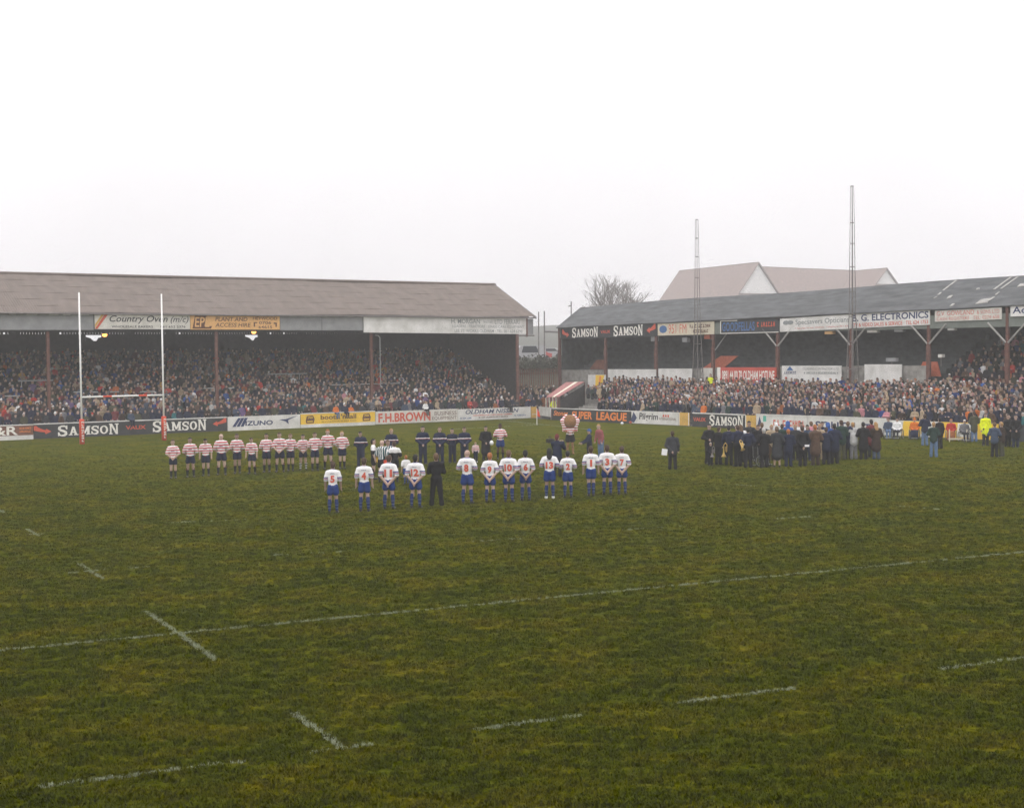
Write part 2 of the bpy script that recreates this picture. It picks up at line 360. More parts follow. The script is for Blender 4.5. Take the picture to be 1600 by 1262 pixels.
def person_mesh(vox=.022, **kw):
    key = (vox,)+tuple(sorted(kw.items()))
    if key in _bm: return _bm[key]
    pr, HN, eyes = body(**kw)
    v, f, pt, fc = surface(pr, vox)
    if vox < .03:
        for i, e in enumerate(eyes):
            s = np.array((1, 1, 1.4)) if i < 2 else np.array((.6, 1, 2.2))
            pt[((((fc-e)*s)**2).sum(1) < .021**2) & (pt == 0)] = 7
    V = v.tolist(); Fq = f.tolist(); pts = pt.tolist()
    if vox < .03:
        fm = finger_mesh(HN); b = len(V); V += fm.v; Fq += [[b+i for i in q] for q in fm.f]; pts += [0]*len(fm.f)
    me = bpy.data.meshes.new('person_body'); me.from_pydata(V, [], Fq)
    me.polygons.foreach_set('use_smooth', [True]*len(me.polygons)); me.polygons.foreach_set('material_index', pts)
    for p in PARTS: me.materials.append(None)
    me.update(); _bm[key] = (me, pr); return _bm[key]
def person(loc, rz, h, mats, label, group=None, vox=.022, tilt=0.0, **kw):
    me, pr = person_mesh(vox, **kw)
    o = bpy.data.objects.new('person', me); col.objects.link(o)
    o.location = (float(loc[0]), float(loc[1]), float(loc[2])); o.rotation_euler = (tilt, 0, rz); s = h/1.78; o.scale = (s, s, s)
    d = dict(skin='skin_fair', hair='hair_brown', top='cloth_navy', cuff=None, bottom='cloth_charcoal', sock='cloth_black', shoe='boot', eye='eye'); d.update(mats)
    if d['cuff'] is None: d['cuff'] = d['top']
    for i, p in enumerate(PARTS):
        o.material_slots[i].link = 'OBJECT'; o.material_slots[i].material = M[d[p]]
    tag(o, label, 'person', group)
    return o, pr
def march(P0, dirv, prims):
    P = np.array(P0, float); d = np.array(dirv, float); t = np.zeros(len(P))
    for _ in range(40):
        q = P+d*t[:, None]; m = np.stack([dist(q, p) for p in prims]).min(0); t += np.clip(m, -.02, .2)*.7
    return P+d*t[:, None]

# ------------------------------------------------------------------ lettering
def text_data(s, shear=0.0, bold=0.0, res=3, spacing=1.0):
    c = bpy.data.curves.new('lettering', 'FONT'); c.body = s; c.size = 1; c.shear = shear; c.offset = bold; c.resolution_u = res; c.space_character = spacing
    o = bpy.data.objects.new('lettering', c); col.objects.link(o)
    dg = bpy.context.evaluated_depsgraph_get(); dg.update()
    me = bpy.data.meshes.new_from_object(o.evaluated_get(dg)); bpy.data.objects.remove(o); bpy.data.curves.remove(c)
    v = np.array([q.co[:] for q in me.vertices]); f = [tuple(p.vertices) for p in me.polygons]; bpy.data.meshes.remove(me)
    v = v[:, :2]; v -= v.min(0); v /= np.maximum(v.max(0), 1e-6)
    return v, f
def flat(name, v, f, x0, x1, z0, z1, y, m, parent):
    """thin raised lettering on the face y of a board (board faces -y)"""
    V = [(x0+(x1-x0)*a, y, z0+(z1-z0)*b) for a, b in v]
    mb = MB(); mb.add(V, f); me = mb.mesh(name); me.materials.append(M[m])
    o = bpy.data.objects.new(name, me); col.objects.link(o); o.parent = parent; return o
def poly(name, pts, y, m, parent, th=.012):
    n = len(pts); mb = MB()
    mb.add([(a, y, b) for a, b in pts]+[(a, y+th, b) for a, b in pts], [tuple(range(n))]+[(i, i+n, (i+1) % n+n, (i+1) % n) for i in range(n)])
    return mb.build(name, m, parent)
def scribble(x0, x1, z0, z1, y, m, parent, seed=0, name='small_print'):
    """print too small to read in the photograph: a row of strokes"""
    r = random.Random(seed); mb = MB(); h = z1-z0; x = x0
    while x < x1-.3*h:
        wd = h*r.uniform(.35, .75)
        if r.random() < .16: x += h*.5; continue
        if x+wd > x1: break
        k = r.randrange(3)
        if k == 0: mb.box(x, x+wd*.3, y, y+.008, z0, z1); mb.box(x+wd*.3, x+wd, y, y+.008, z1-h*.28, z1); mb.box(x+wd*.3, x+wd, y, y+.008, z0, z0+h*.25)
        elif k == 1: mb.box(x, x+wd*.3, y, y+.008, z0, z1); mb.box(x+wd*.65, x+wd, y, y+.008, z0, z1); mb.box(x+wd*.3, x+wd*.65, y, y+.008, z0+h*.4, z0+h*.62)
        else: mb.box(x, x+wd, y, y+.008, z0, z0+h*.25); mb.box(x+wd*.35, x+wd*.65, y, y+.008, z0+h*.25, z1)
        x += wd+h*.2
    return tag(mb.build(name, m, parent), kind='stuff')
def board(label, P0, P1, z0, z1, m, name='advertising_board', thick=.05, rail=None, base=None, z0b=None, z1b=None, group=None):
    """panel from ground point P0 (left seen from pitch) to P1; local x along it, -y towards the pitch"""
    d = np.array(P1[:2])-np.array(P0[:2]); L = float(np.hypot(*d)); rz = math.atan2(d[1], d[0])
    r = empty(name, (float(P0[0]), float(P0[1]), 0.0), rz); tag(r, label, 'sign', group)
    a0, a1 = z0, z1; c0 = z0 if z0b is None else z0b; c1 = z1 if z1b is None else z1b
    MB().hexa([(0,-.02,a0),(L,-.02,c0),(L,thick,c0),(0,thick,a0),(0,-.02,a1),(L,-.02,c1),(L,thick,c1),(0,thick,a1)]).build('panel', m, r)
    if rail: MB().box(0, L, -.045, thick+.02, z1, z1+.07).build('top_rail', rail, r)
    if base: MB().box(0, L, -.03, thick+.03, 0.0, z0).build('base_board', base, r)
    r['_L'] = L
    L2 = L
    class B: pass
    q = B(); q.o = r; q.L = L
    def zz(fx, fz): return (a0+(c0-a0)*fx)+((a1-a0)+((c1-c0)-(a1-a0))*fx)*fz
    def txt(s, fx0, fx1, fz0, fz1, m, shear=0.0, bold=0.0, slab=False, name='lettering', dy=0):
        v, f = text_data(s, shear, bold)
        V = [(L*(fx0+(fx1-fx0)*a), -.03-dy, zz(fx0+(fx1-fx0)*a, fz0+(fz1-fz0)*b)) for a, b in v]
        mb = MB(); mb.add(V, f)
        return mb.build(name, m, r)
    def pl(name, pts, m, dy=0):
        return poly(name, [(L*a, zz(a, b)) for a, b in pts], -.032-dy, m, r)
    def scr(fx0, fx1, fz0, fz1, m, seed=0):
        fm = (fx0+fx1)/2; return scribble(L*fx0, L*fx1, zz(fm, fz0), zz(fm, fz1), -.032, m, r, seed)
    q.txt, q.pl, q.scr, q.zz = txt, pl, scr, zz
    del r['_L']
    return q
# slab-serif capitals drawn by hand, unit cell, for the big brewery boards
def slab_word(B, word, fx0, fx1, fz0, fz1, m):
    W = {'S': .82, 'A': 1.0, 'M': 1.18, 'O': .9, 'N': 1.02}; gap = .10
    tot = sum(W[c] for c in word)+gap*(len(word)-1)+.25; x = 0.0; mb = MB(); L = B.L; cnt = [0]
    def put(pts):
        n = len(pts); V = []; cnt[0] += 1
        for a, b in pts:
            fx = fx0+(fx1-fx0)*a/tot; V.append((L*fx, -.034-.003*(cnt[0] % 7), B.zz(fx, fz0+(fz1-fz0)*b)))
        mb.add(V, [tuple(range(n))])
    for i, c in enumerate(word):
        w = W[c]*(1.25 if i == 0 else 1.0); t = 1.0; bz = 0.0 if i in (0, 5) else .06; tp = 1.0 if i in (0, len(word)-1) else .86
        def q(a, b): return (x+w*a, bz+(tp-bz)*b)
        def Q(pts): put([q(*p) for p in pts])
        if c == 'A':
            Q([(.10,.0),(.30,.0),(.62,1),(.40,1)]); Q([(.66,.0),(.92,.0),(.62,1),(.42,1)]); Q([(.28,.28),(.72,.28),(.68,.42),(.33,.42)]); Q([(0,0),(.40,0),(.40,.10),(0,.10)]); Q([(.55,0),(1.02,0),(1.02,.10),(.55,.10)])
        elif c == 'M':
            Q([(.08,0),(.26,0),(.26,1),(.08,1)]); Q([(.72,0),(.94,0),(.94,1),(.72,1)]); Q([(.08,1),(.30,1),(.56,.25),(.44,.12)]); Q([(.72,1),(.94,1),(.56,.12),(.44,.25)]); Q([(0,0),(.36,0),(.36,.1),(0,.1)]); Q([(.62,0),(1.02,0),(1.02,.1),(.62,.1)]); Q([(0,.9),(.2,.9),(.2,1),(0,1)]); Q([(.84,.9),(1.02,.9),(1.02,1),(.84,1)])
        elif c == 'N':
            Q([(.08,0),(.26,0),(.26,1),(.08,1)]); Q([(.74,0),(.92,0),(.92,1),(.74,1)]); Q([(.08,1),(.32,1),(.92,.0),(.70,.0)]); Q([(0,0),(.36,0),(.36,.1),(0,.1)]); Q([(.62,.9),(1.02,.9),(1.02,1),(.62,1)]); Q([(0,.9),(.2,.9),(.2,1),(0,1)])
        else:
            N = 16; ro, ri = [], []
            if c == 'O':
                for k in range(N+1):
                    a = 2*math.pi*k/N; ro.append((.5+.5*math.cos(a), .5+.5*math.sin(a))); ri.append((.5+.24*math.cos(a), .5+.36*math.sin(a)))
            else:
                path = [(.90,.70),(.86,.86),(.66,.93),(.38,.93),(.18,.82),(.16,.68),(.30,.56),(.60,.47),(.82,.36),(.84,.20),(.66,.08),(.36,.06),(.16,.14),(.10,.30)]
                for k, p in enumerate(path):
                    a = path[max(0, k-1)]; b = path[min(len(path)-1, k+1)]; d = Vector((b[0]-a[0], b[1]-a[1])).normalized(); th = .125 if 3 < k < 11 else .085
                    ro.append((p[0]-d.y*th*1.2, p[1]+d.x*th*.8)); ri.append((p[0]+d.y*th*1.2, p[1]-d.x*th*.8))
                Q([(.84,.62),(.98,.62),(.98,1.0),(.86,.94)]); Q([(.02,0),(.16,.06),(.16,.38),(.02,.38)])
            for k in range(len(ro)-1): Q([ro[k], ro[k+1], ri[k+1], ri[k]])
        x += w+gap
    return mb.build('slab_lettering', m, B.o)
# ------------------------------------------------------------------ ground, pitch, worn white lines
g = MB(); g.add([(-1450,-90,-.02),(1450,-90,-.02),(1450,1450,-.02),(-1450,1450,-.02)], [(0,1,2,3)])
tag(g.build('ground', 'tarmac'), kind='structure')

def grass_material(name, blades):
    m = bpy.data.materials.new(name); m.use_nodes = True; t = m.node_tree; b = t.nodes['Principled BSDF']; M[name] = m
    b.inputs['Roughness'].default_value = 1.0; b.inputs['Specular IOR Level'].default_value = 0.0
    ge = nn(t, 'ShaderNodeNewGeometry')
    n1 = nn(t, 'ShaderNodeTexNoise'); n1.inputs['Scale'].default_value = .55; n1.inputs['Detail'].default_value = 8; n1.inputs['Roughness'].default_value = .68
    n2 = nn(t, 'ShaderNodeTexNoise'); n2.inputs['Scale'].default_value = 3.1; n2.inputs['Detail'].default_value = 6; n2.inputs['Roughness'].default_value = .7
    n3 = nn(t, 'ShaderNodeTexNoise'); n3.inputs['Scale'].default_value = 11.0; n3.inputs['Detail'].default_value = 5
    for q in (n1, n2, n3): t.links.new(ge.outputs['Position'], q.inputs['Vector'])
    r1 = nn(t, 'ShaderNodeValToRGB'); e = r1.color_ramp.elements
    e[0].position = .28; e[0].color = (.028,.040,.003,1); e[1].position = .78; e[1].color = (.092,.076,.007,1)
    k = e.new(.47); k.color = (.046,.056,.003,1); k = e.new(.60); k.color = (.070,.070,.004,1)
    t.links.new(n1.outputs[0], r1.inputs[0])
    r2 = nn(t, 'ShaderNodeValToRGB'); e = r2.color_ramp.elements
    e[0].position = .36; e[0].color = (.76,.80,.76,1); e[1].position = .66; e[1].color = (1.14,1.13,1.06,1)
    t.links.new(n2.outputs[0], r2.inputs[0])
    x = nn(t, 'ShaderNodeMix', data_type='RGBA', blend_type='MULTIPLY'); x.inputs[0].default_value = 1
    t.links.new(r1.outputs[0], x.inputs[6]); t.links.new(r2.outputs[0], x.inputs[7])
    cur = x.outputs[2]
    r3 = nn(t, 'ShaderNodeValToRGB'); e = r3.color_ramp.elements
    e[0].position = .30; e[0].color = (.45,.45,.45,1); e[1].position = .62; e[1].color = (1.25,1.25,1.2,1)
    t.links.new(n3.outputs[0], r3.inputs[0])
    y = nn(t, 'ShaderNodeMix', data_type='RGBA', blend_type='MULTIPLY'); y.inputs[0].default_value = 1
    t.links.new(cur, y.inputs[6]); t.links.new(r3.outputs[0], y.inputs[7]); cur = y.outputs[2]
    if True:
        z = nn(t, 'ShaderNodeMix', data_type='RGBA', blend_type='MULTIPLY'); z.inputs[0].default_value = 1; z.inputs[7].default_value = (1.22,1.15,.58,1) if blades else (1.34,1.22,.58,1); t.links.new(cur, z.inputs[6]); cur = z.outputs[2]
    t.links.new(cur, b.inputs['Base Color'])
    if not blades:
        bp = nn(t, 'ShaderNodeBump'); bp.inputs['Strength'].default_value = .8; bp.inputs['Distance'].default_value = .06
        ad = nn(t, 'ShaderNodeMath', operation='ADD'); t.links.new(n3.outputs[0], ad.inputs[0]); t.links.new(n2.outputs[0], ad.inputs[1])
        t.links.new(ad.outputs[0], bp.inputs['Height']); t.links.new(bp.outputs[0], b.inputs['Normal'])
grass_material('turf', False); grass_material('grass_blade', True)
mat('painted_blade', (.13,.16,.07), .9, .35, 1.3, c2=(.38,.41,.29))

LA = at(53, 686); LB = at(830, 653.4); eL = (LB-LA)/np.linalg.norm(LB-LA); nL = np.array([-eL[1], eL[0], 0])
RC = at(862, 656); RD_ = at(1590, 690.2); eR = (RD_-RC)/np.linalg.norm(RD_-RC); nR = np.array([-eR[1], eR[0], 0])
def Ls(s, t, z=0.0): q = LB+eL*s+nL*t; return np.array([q[0], q[1], z])
def Rs(s, t, z=0.0): q = RC+eR*s+nR*t; return np.array([q[0], q[1], z])
rzL = math.atan2(eL[1], eL[0]); rzR = math.atan2(eR[1], eR[0])
# pitch: gently uneven sheet, up to the hoardings
pv = [Ls(-75, .3), LB+nL*.3, RC+nR*.3, Rs(75, .3), np.array([60, -40, 0]), np.array([-90, -40, 0])]
pm = MB(); pm.add([(p[0], p[1], 0.0) for p in pv], [tuple(range(6))[::-1]])
tag(pm.build('pitch', 'turf'), kind='structure')
if pm: bpy.data.objects['pitch'].data.flip_normals() if bpy.data.objects['pitch'].data.polygons[0].normal.z < 0 else None

# scatter of tufts (points made here, tufts instanced by nodes)
def tuft(name, seed, m, n=11, h=.042, spread=.05):
    r = random.Random(seed); mb = MB()
    for i in range(n):
        a = r.uniform(0, 6.283); d = spread*math.sqrt(r.random()); x, y = d*math.cos(a), d*math.sin(a); b = r.uniform(0, 6.283); hh = h*r.uniform(.5, 1.2); wd = r.uniform(.005, .009)
        lx, ly = math.cos(b)*hh*r.uniform(.3, 1.0), math.sin(b)*hh*r.uniform(.3, 1.0); px, py = -math.sin(b)*wd, math.cos(b)*wd
        mb.add([(x-px, y-py, 0), (x+px, y+py, 0), (x+px*.8+lx*.4, y+py*.8+ly*.4, hh*.65), (x-px*.8+lx*.4, y-py*.8+ly*.4, hh*.65), (x+lx, y+ly, hh)], [(0,1,2,3), (3,2,4)])
    me = mb.mesh(name); me.materials.append(M[m]); return me
def scatter(name, pts, scl, meshes, label, cat):
    me = bpy.data.meshes.new(name); me.from_pydata([tuple(p) for p in pts], [], [])
    a = me.attributes.new('scl', 'FLOAT', 'POINT'); a.data.foreach_set('value', scl)
    o = bpy.data.objects.new(name, me); col.objects.link(o); tag(o, label, cat, kind='stuff')
    ng = bpy.data.node_groups.new(name+'_nodes', 'GeometryNodeTree')
    ng.interface.new_socket('Geometry', in_out='INPUT', socket_type='NodeSocketGeometry'); ng.interface.new_socket('Geometry', in_out='OUTPUT', socket_type='NodeSocketGeometry')
    gi = nn(ng, 'NodeGroupInput'); go = nn(ng, 'NodeGroupOutput')
    cl = bpy.data.collections.new(name+'_source')
    for q in meshes:
        ob = bpy.data.objects.new('tuft', q); cl.objects.link(ob)
    ci = nn(ng, 'GeometryNodeCollectionInfo'); ci.inputs[0].default_value = cl; ci.inputs['Separate Children'].default_value = True; ci.inputs['Reset Children'].default_value = True
    m2 = nn(ng, 'GeometryNodeMeshToPoints'); ip = nn(ng, 'GeometryNodeInstanceOnPoints'); ip.inputs['Pick Instance'].default_value = True
    rv = nn(ng, 'FunctionNodeRandomValue', data_type='FLOAT_VECTOR'); rv.inputs[0].default_value = (-.15, -.15, 0); rv.inputs[1].default_value = (.15, .15, 6.283)
    at_ = nn(ng, 'GeometryNodeInputNamedAttribute', data_type='FLOAT'); at_.inputs[0].default_value = 'scl'
    ri = nn(ng, 'FunctionNodeRandomValue', data_type='INT'); ri.inputs[4].default_value = 0; ri.inputs[5].default_value = len(meshes)-1
    L = ng.links.new
    L(gi.outputs[0], m2.inputs[0]); L(m2.outputs[0], ip.inputs['Points']); L(ci.outputs[0], ip.inputs['Instance']); L(rv.outputs[0], ip.inputs['Rotation'])
    L(at_.outputs[0], ip.inputs['Scale']); L(ri.outputs[2], ip.inputs['Instance Index']); L(ip.outputs[0], go.inputs[0])
    md = o.modifiers.new('scatter', 'NODES'); md.node_group = ng
    return o
LINES = []   # (a, b, width, wear)
def line(p, q, wd=.11, wear=.3): LINES.append((at(*p)[:2], at(*q)[:2], wd, wear))
line((-60,1022.8), (1660,857.2), .09, .22)
for p, q in [((60,1231),(385,1190)), ((480,1178),(585,1163)), ((740,1141),(915,1118)), ((1060,1099),(1240,1076)), ((1470,1046),(1660,1020))]: line(p, q, .11, .33)
for p, q in [((425,868),(540,862)), ((700,848.5),(815,842)), ((960,829.5),(1065,822)), ((1210,811),(1270,807)), ((105,896),(165,890)), ((202,888),(252,885))]: line(p, q, .10, .45)
for p, q in [((260,817),(385,812)), ((25,836.5),(70,834)), ((1000,769.5),(1030,768)), ((1405,791),(1480,797)), ((1150,757.5),(1185,760))]: line(p, q, .10, .5)
for p, q in [((42,827),(62,838)), ((122,880),(161,905)), ((228,955),(338,1032)), ((459,1115),(540,1172)), ((-6,795),(7,801))]: line(p, q, .11, .18)
line((780,656.5), (920,671), .10, .3); line((839,664), (700,671), .10, .5)
wp, ws = [], []
def hash01(x): return (np.sin(x*12.9898)*43758.5453) % 1.0
for a, b, wd, wear in LINES:
    d = b-a; L = np.hypot(*d); u = d/L; nrm = np.array([-u[1], u[0]]); depth = (a[1]+b[1])/2
    n = int(L*(62 if depth < 36 else 36)*wd/.11*.8)
    tt = rng.random(n)*L; k = np.floor(tt/.7); f = tt/.7-k
    pr = hash01(k+a[0])*(1-f)+hash01(k+1+a[0])*f                      # slow wear along the line
    keep = rng.random(n) > wear*(.4+1.3*(pr < .45))
    off = (rng.random(n)-.5)*wd*.9
    P = a+tt[:, None]*u+off[:, None]*nrm; P = P[keep]
    wp += [(x, y, .004) for x, y in P]; ws += list(.55+.35*rng.random(len(P)))
N = 210000
yy = 15.5+(98-15.5)*rng.random(N)**1.35; xx = (rng.random(N)-.5)*(.80*yy+3)
clump = np.zeros(N)
for q in range(14):
    a_ = rng.uniform(0, 6.283); f_ = 6.0*1.13**q; clump += np.sin(f_*(xx*np.cos(a_)+yy*np.sin(a_))+rng.uniform(0, 6.283))
clump = clump/np.sqrt(7.0)
keep = (rng.random(N) < np.clip((100-yy)/45, 0, 1)) & (rng.random(N) < .88+.16*clump)
for a, b, wd, wear in LINES:
    d = b-a; L = np.hypot(*d); u = d/L; v = np.stack([xx-a[0], yy-a[1]], 1); t = v@u; o = np.abs(v@np.array([-u[1], u[0]]))
    keep &= ~((t > 0) & (t < L) & (o < wd*.55) & (rng.random(N) > wear))
gp = np.stack([xx, yy, np.full(N, .002)], 1)[keep]; gs = (.60+.5*rng.random(len(gp)))*np.clip(1.1-.004*(gp[:, 1]-16), .8, 1.2)*np.clip(1+.28*clump[keep], .5, 1.7)
scatter('grass', gp, gs, [tuft('tuft', i, 'grass_blade', n=14, spread=.075) for i in range(5)], 'short winter grass growing over the near half of the pitch', 'grass')
scatter('painted_grass', wp, ws, [tuft('tuft', 50+i, 'painted_blade', n=12, h=.05, spread=.045) for i in range(3)], 'worn white lines painted across the grass of the pitch', 'line')

# ------------------------------------------------------------------ corrugated sheet helper in a local frame
def corrugated(mb, s0, s1, t0, z0, t1, z1, step=.09, amp=.018, th=.03, sk0=0.0, sk1=0.0, zz=None):
    """sheet from (t0,z0) to (t1,z1), ribs running up the slope; sk shifts the far end of each side edge"""
    n = max(2, int((s1-s0)/step)); V = []; Fq = []; K = 5
    for i in range(n+1):
        u = i/n
        for j in range(K):
            f = j/(K-1); s = (s0+(s1-s0)*u)*(1-f)+((s0+sk0)+((s1+sk1)-(s0+sk0))*u)*f
            z = z0+(z1-z0)*f+(amp if i % 2 else -amp)+(zz(s, f) if zz else 0); V.append((s, t0+(t1-t0)*f, z))
    for i in range(n):
        for j in range(K-1): a = i*K+j; Fq.append((a, a+K, a+K+1, a+1))
    mb.add(V, Fq); b = [(x, y, z-th) for x, y, z in V]; mb.add(b, [q[::-1] for q in Fq])
    edge = [i*K for i in range(n+1)]
    base = len(mb.v)-2*len(V)
    for p, q in zip(edge[:-1], edge[1:]): mb.f.append((base+p, base+len(V)+p, base+len(V)+q, base+q))
    for e in (0, n):
        for j in range(K-1): a = e*K+j; mb.f.append((base+a, base+a+1, base+len(V)+a+1, base+len(V)+a))
    return mb

# ------------------------------------------------------------------ left stand (behind the goal)
LS = empty('grandstand', tuple(LB), rzL); tag(LS, 'long terraced grandstand with pale grey pitched roof behind the rugby goal', 'grandstand')
S0 = -62.0
NSTEP = 25
def lz(t): return .12+max(0, (t-1.0))*.385
for k in range(NSTEP):
    t0 = 1.0+k*.48; z = .12+k*.185
    MB().box(S0, 0.0, t0, t0+.478, -.02, z).build('terrace_step', 'concrete', LS)
for k in range(10):
    t0 = 1.0+k*.6; z = .12+k*.16
    MB().box(.012, 6.5, t0, t0+.598, -.02, z).build('terrace_step', 'concrete', LS)
rf = empty('roof'); rf.parent = LS
for k in range(6):                                                    # courses of sheeting, each lapping the one below
    f0, f1 = k/6, (k+1)/6+.012
    corrugated(MB(), S0, 1.75, 1.75+6.25*f0, 8.836+3.04*f0, 1.75+6.25*f1, 8.82+3.04*f1, zz=lambda s, f, k=k: .035*math.sin(s*.31+(k+f)/3)+.012*math.sin(s*1.9+k*2.1)).build('roof_course', 'slate', rf)
corrugated(MB(), S0, 1.75, 13.6, 7.84, 8.0, 11.84, zz=lambda s, f: .035*math.sin(s*.31+2)).build('roof_slope', 'slate', rf)
corrugated(MB(), S0, 1.6, 2.2, 8.68, 8.0, 11.6, step=2.0, amp=.0, th=.02).build('added_dark_lining', 'dark_wood', rf)  # dark sheets added under the roof to cut bounced light in the stand
corrugated(MB(), S0, 1.6, 13.2, 7.98, 8.0, 11.6, step=2.0, amp=.0, th=.02).build('added_dark_lining', 'dark_wood', rf)
MB().tube((S0, 8.0, 11.92), (1.78, 8.0, 11.92), .11, .11, 8).build('ridge_cap', 'slate', rf)
MB().box(1.74, 1.80, 1.7, 1.72, 8.75, 8.8).build('verge_clip', 'white_paint', rf)
MB().hexa([(1.76,1.65,8.60),(1.84,1.65,8.60),(1.84,8.0,11.66),(1.76,8.0,11.66),(1.76,1.65,8.80),(1.84,1.65,8.80),(1.84,8.0,11.86),(1.76,8.0,11.86)]).build('verge_board', 'grey_fascia', rf)
MB().tube((S0, 1.68, 8.78), (1.8, 1.68, 8.70), .06, .06, 6).build('gutter', 'steel', rf)
# rear wall with two broken openings near the top and daylight gaps under the roof
WT = 13.3
op = [(-34.2, -32.9, 6.95, 7.42), (-20.5, -19.3, 6.95, 7.42)]
xs = [S0]
for a, b, _, _ in op: xs += [a, b]
xs.append(0.1)
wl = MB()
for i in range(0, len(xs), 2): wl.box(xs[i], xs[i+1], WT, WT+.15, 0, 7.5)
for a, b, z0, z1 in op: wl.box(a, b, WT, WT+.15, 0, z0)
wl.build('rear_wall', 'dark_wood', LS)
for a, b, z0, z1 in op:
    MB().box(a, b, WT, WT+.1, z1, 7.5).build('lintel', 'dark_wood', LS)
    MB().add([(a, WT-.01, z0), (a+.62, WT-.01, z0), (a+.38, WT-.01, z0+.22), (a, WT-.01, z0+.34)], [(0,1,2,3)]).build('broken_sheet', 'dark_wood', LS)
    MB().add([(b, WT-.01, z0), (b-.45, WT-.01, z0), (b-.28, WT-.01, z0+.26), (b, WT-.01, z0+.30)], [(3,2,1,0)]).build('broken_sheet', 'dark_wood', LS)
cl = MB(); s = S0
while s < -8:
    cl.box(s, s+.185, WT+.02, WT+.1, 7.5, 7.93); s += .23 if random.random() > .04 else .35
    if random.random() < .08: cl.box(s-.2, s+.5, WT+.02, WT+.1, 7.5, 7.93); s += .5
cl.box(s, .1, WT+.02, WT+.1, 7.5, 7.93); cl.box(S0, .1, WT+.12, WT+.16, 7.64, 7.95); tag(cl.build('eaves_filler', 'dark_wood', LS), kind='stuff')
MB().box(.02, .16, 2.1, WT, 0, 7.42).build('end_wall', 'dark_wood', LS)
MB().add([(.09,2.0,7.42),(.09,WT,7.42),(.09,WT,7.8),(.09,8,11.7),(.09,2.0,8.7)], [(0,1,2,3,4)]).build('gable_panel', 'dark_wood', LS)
MB().box(-.12, .14, 1.96, 2.1, 0, 7.3).build('end_post', 'rust', LS)
for px in (75, 338, 580): 
    q = on_plane(px, 560, LB+nL*2.25, eL); s = float((q-LB)@eL)
    MB().box(s-.10, s+.10, 2.15, 2.35, .3, 7.5).build('column', 'rust', LS)
for s in (-53.2,): MB().box(s-.1, s+.1, 2.15, 2.35, .3, 7.5).build('column', 'rust', LS)
MB().path([(-14.0,2.1,7.2),(-13.75,2.05,7.17),(-13.6,2.05,7.0),(-13.6,2.05,3.0)], .035).build('downpipe', 'galvanised', LS)
# plain fascia panels, one at a time
fx = [(-60.0,-52.5),(-52.46,-45.0),(-44.96,-37.16),(-22.5,-18.9),(-18.86,-15.2)]
for a, b in fx: MB().box(a, b, 1.98, 2.03, 7.60, 8.72).build('fascia_panel', 'grey_fascia', LS)
for k in range(26):  # white boxes imitating daylight that shows along the eaves
    s = -45.5+k*1.25+random.uniform(-.2, .2)
    if s < -15: MB().box(s, s+random.uniform(.4, .8), 1.93, 1.96, 8.66, 8.735).build('eaves_daylight_box', 'white_paint', LS)
MB().box(.92, 1.06, 1.9, 2.02, 7.05, 8.78).build('fascia_post', 'rust', LS)
MB().box(1.07, 1.70, 1.96, 2.0, 7.25, 8.62).build('return_panel', 'grey_fascia', LS)
MB().box(.0, 1.78, 1.9, 2.05, 7.10, 7.2).build('fascia_rail', 'steel', LS)
MB().box(S0, .9, 2.04, 2.16, 7.50, 7.62).build('fascia_beam', 'dark_wood', LS)
# crush barriers
def barrier(root, s0, s1, t, z, legs):
    o = MB().tube((s0, t, z), (s1, t, z), .045, .045, 8).build('crush_barrier', 'galvanised', root)
    for q in legs: MB().tube((q, t, z-1.05), (q, t, z), .03, .03, 6).build('barrier_leg', 'galvanised', o)
for x0, x1, y, t, legs in [(28,83,594.5,6.0,(.1,.9)), (8,31,618.5,3.8,(.8,)), (115,126,612.5,4.2,(.5,)), (143,153,612.5,4.2,()), (172,186,612.2,4.2,(.5,)), (219,242,611.8,4.2,(.8,)), (318,333,606.5,4.6,(.3,)), (357,366,606,4.6,()), (515,625,600,5.2,(.1,.5,.9)), (418,480,584,6.6,(.2,.8))]:
    q0 = on_plane(x0, y, LB+nL*t, eL); q1 = on_plane(x1, y, LB+nL*t, eL)
    s0, s1 = float((q0-LB)@eL), float((q1-LB)@eL); barrier(LS, s0, s1, t, float((q0[2]+q1[2])/2), [s0+(s1-s0)*f for f in legs])
# two lit lamps under the fascia
mm = bpy.data.materials.new('lamp_glow'); mm.use_nodes = True; t = mm.node_tree; t.nodes.clear(); em = nn(t, 'ShaderNodeEmission'); em.inputs[0].default_value = (1.0,.40,.09,1); em.inputs[1].default_value = 4.0; oo = nn(t, 'ShaderNodeOutputMaterial'); t.links.new(em.outputs[0], oo.inputs[0]); M['lamp_glow'] = mm
for px, py, lb in ((163.5, 522.3, 'small lit orange lamp hanging below the white bakery board'), (396.5, 517.8, 'small lit orange lamp hanging below the orange hire board')):
    q = on_plane(px, py, LB+nL*2.6, eL)
    r = empty('lamp', tuple(q)); tag(r, lb, 'lamp', 'lit lamps under the left roof')
    MB().lathe([(0,-.19),(.14,-.15),(.19,-.03),(.14,.06),(0,.1)], n=12).build('bulb', 'lamp_glow', r, True)
    MB().lathe([(.22,.03),(.16,.12),(.05,.2),(0,.21)], n=12).build('lamp_hood', 'steel', r, True)
    MB().tube((0,0,.2), (0,0,.75), .015).build('cable', 'steel', r)

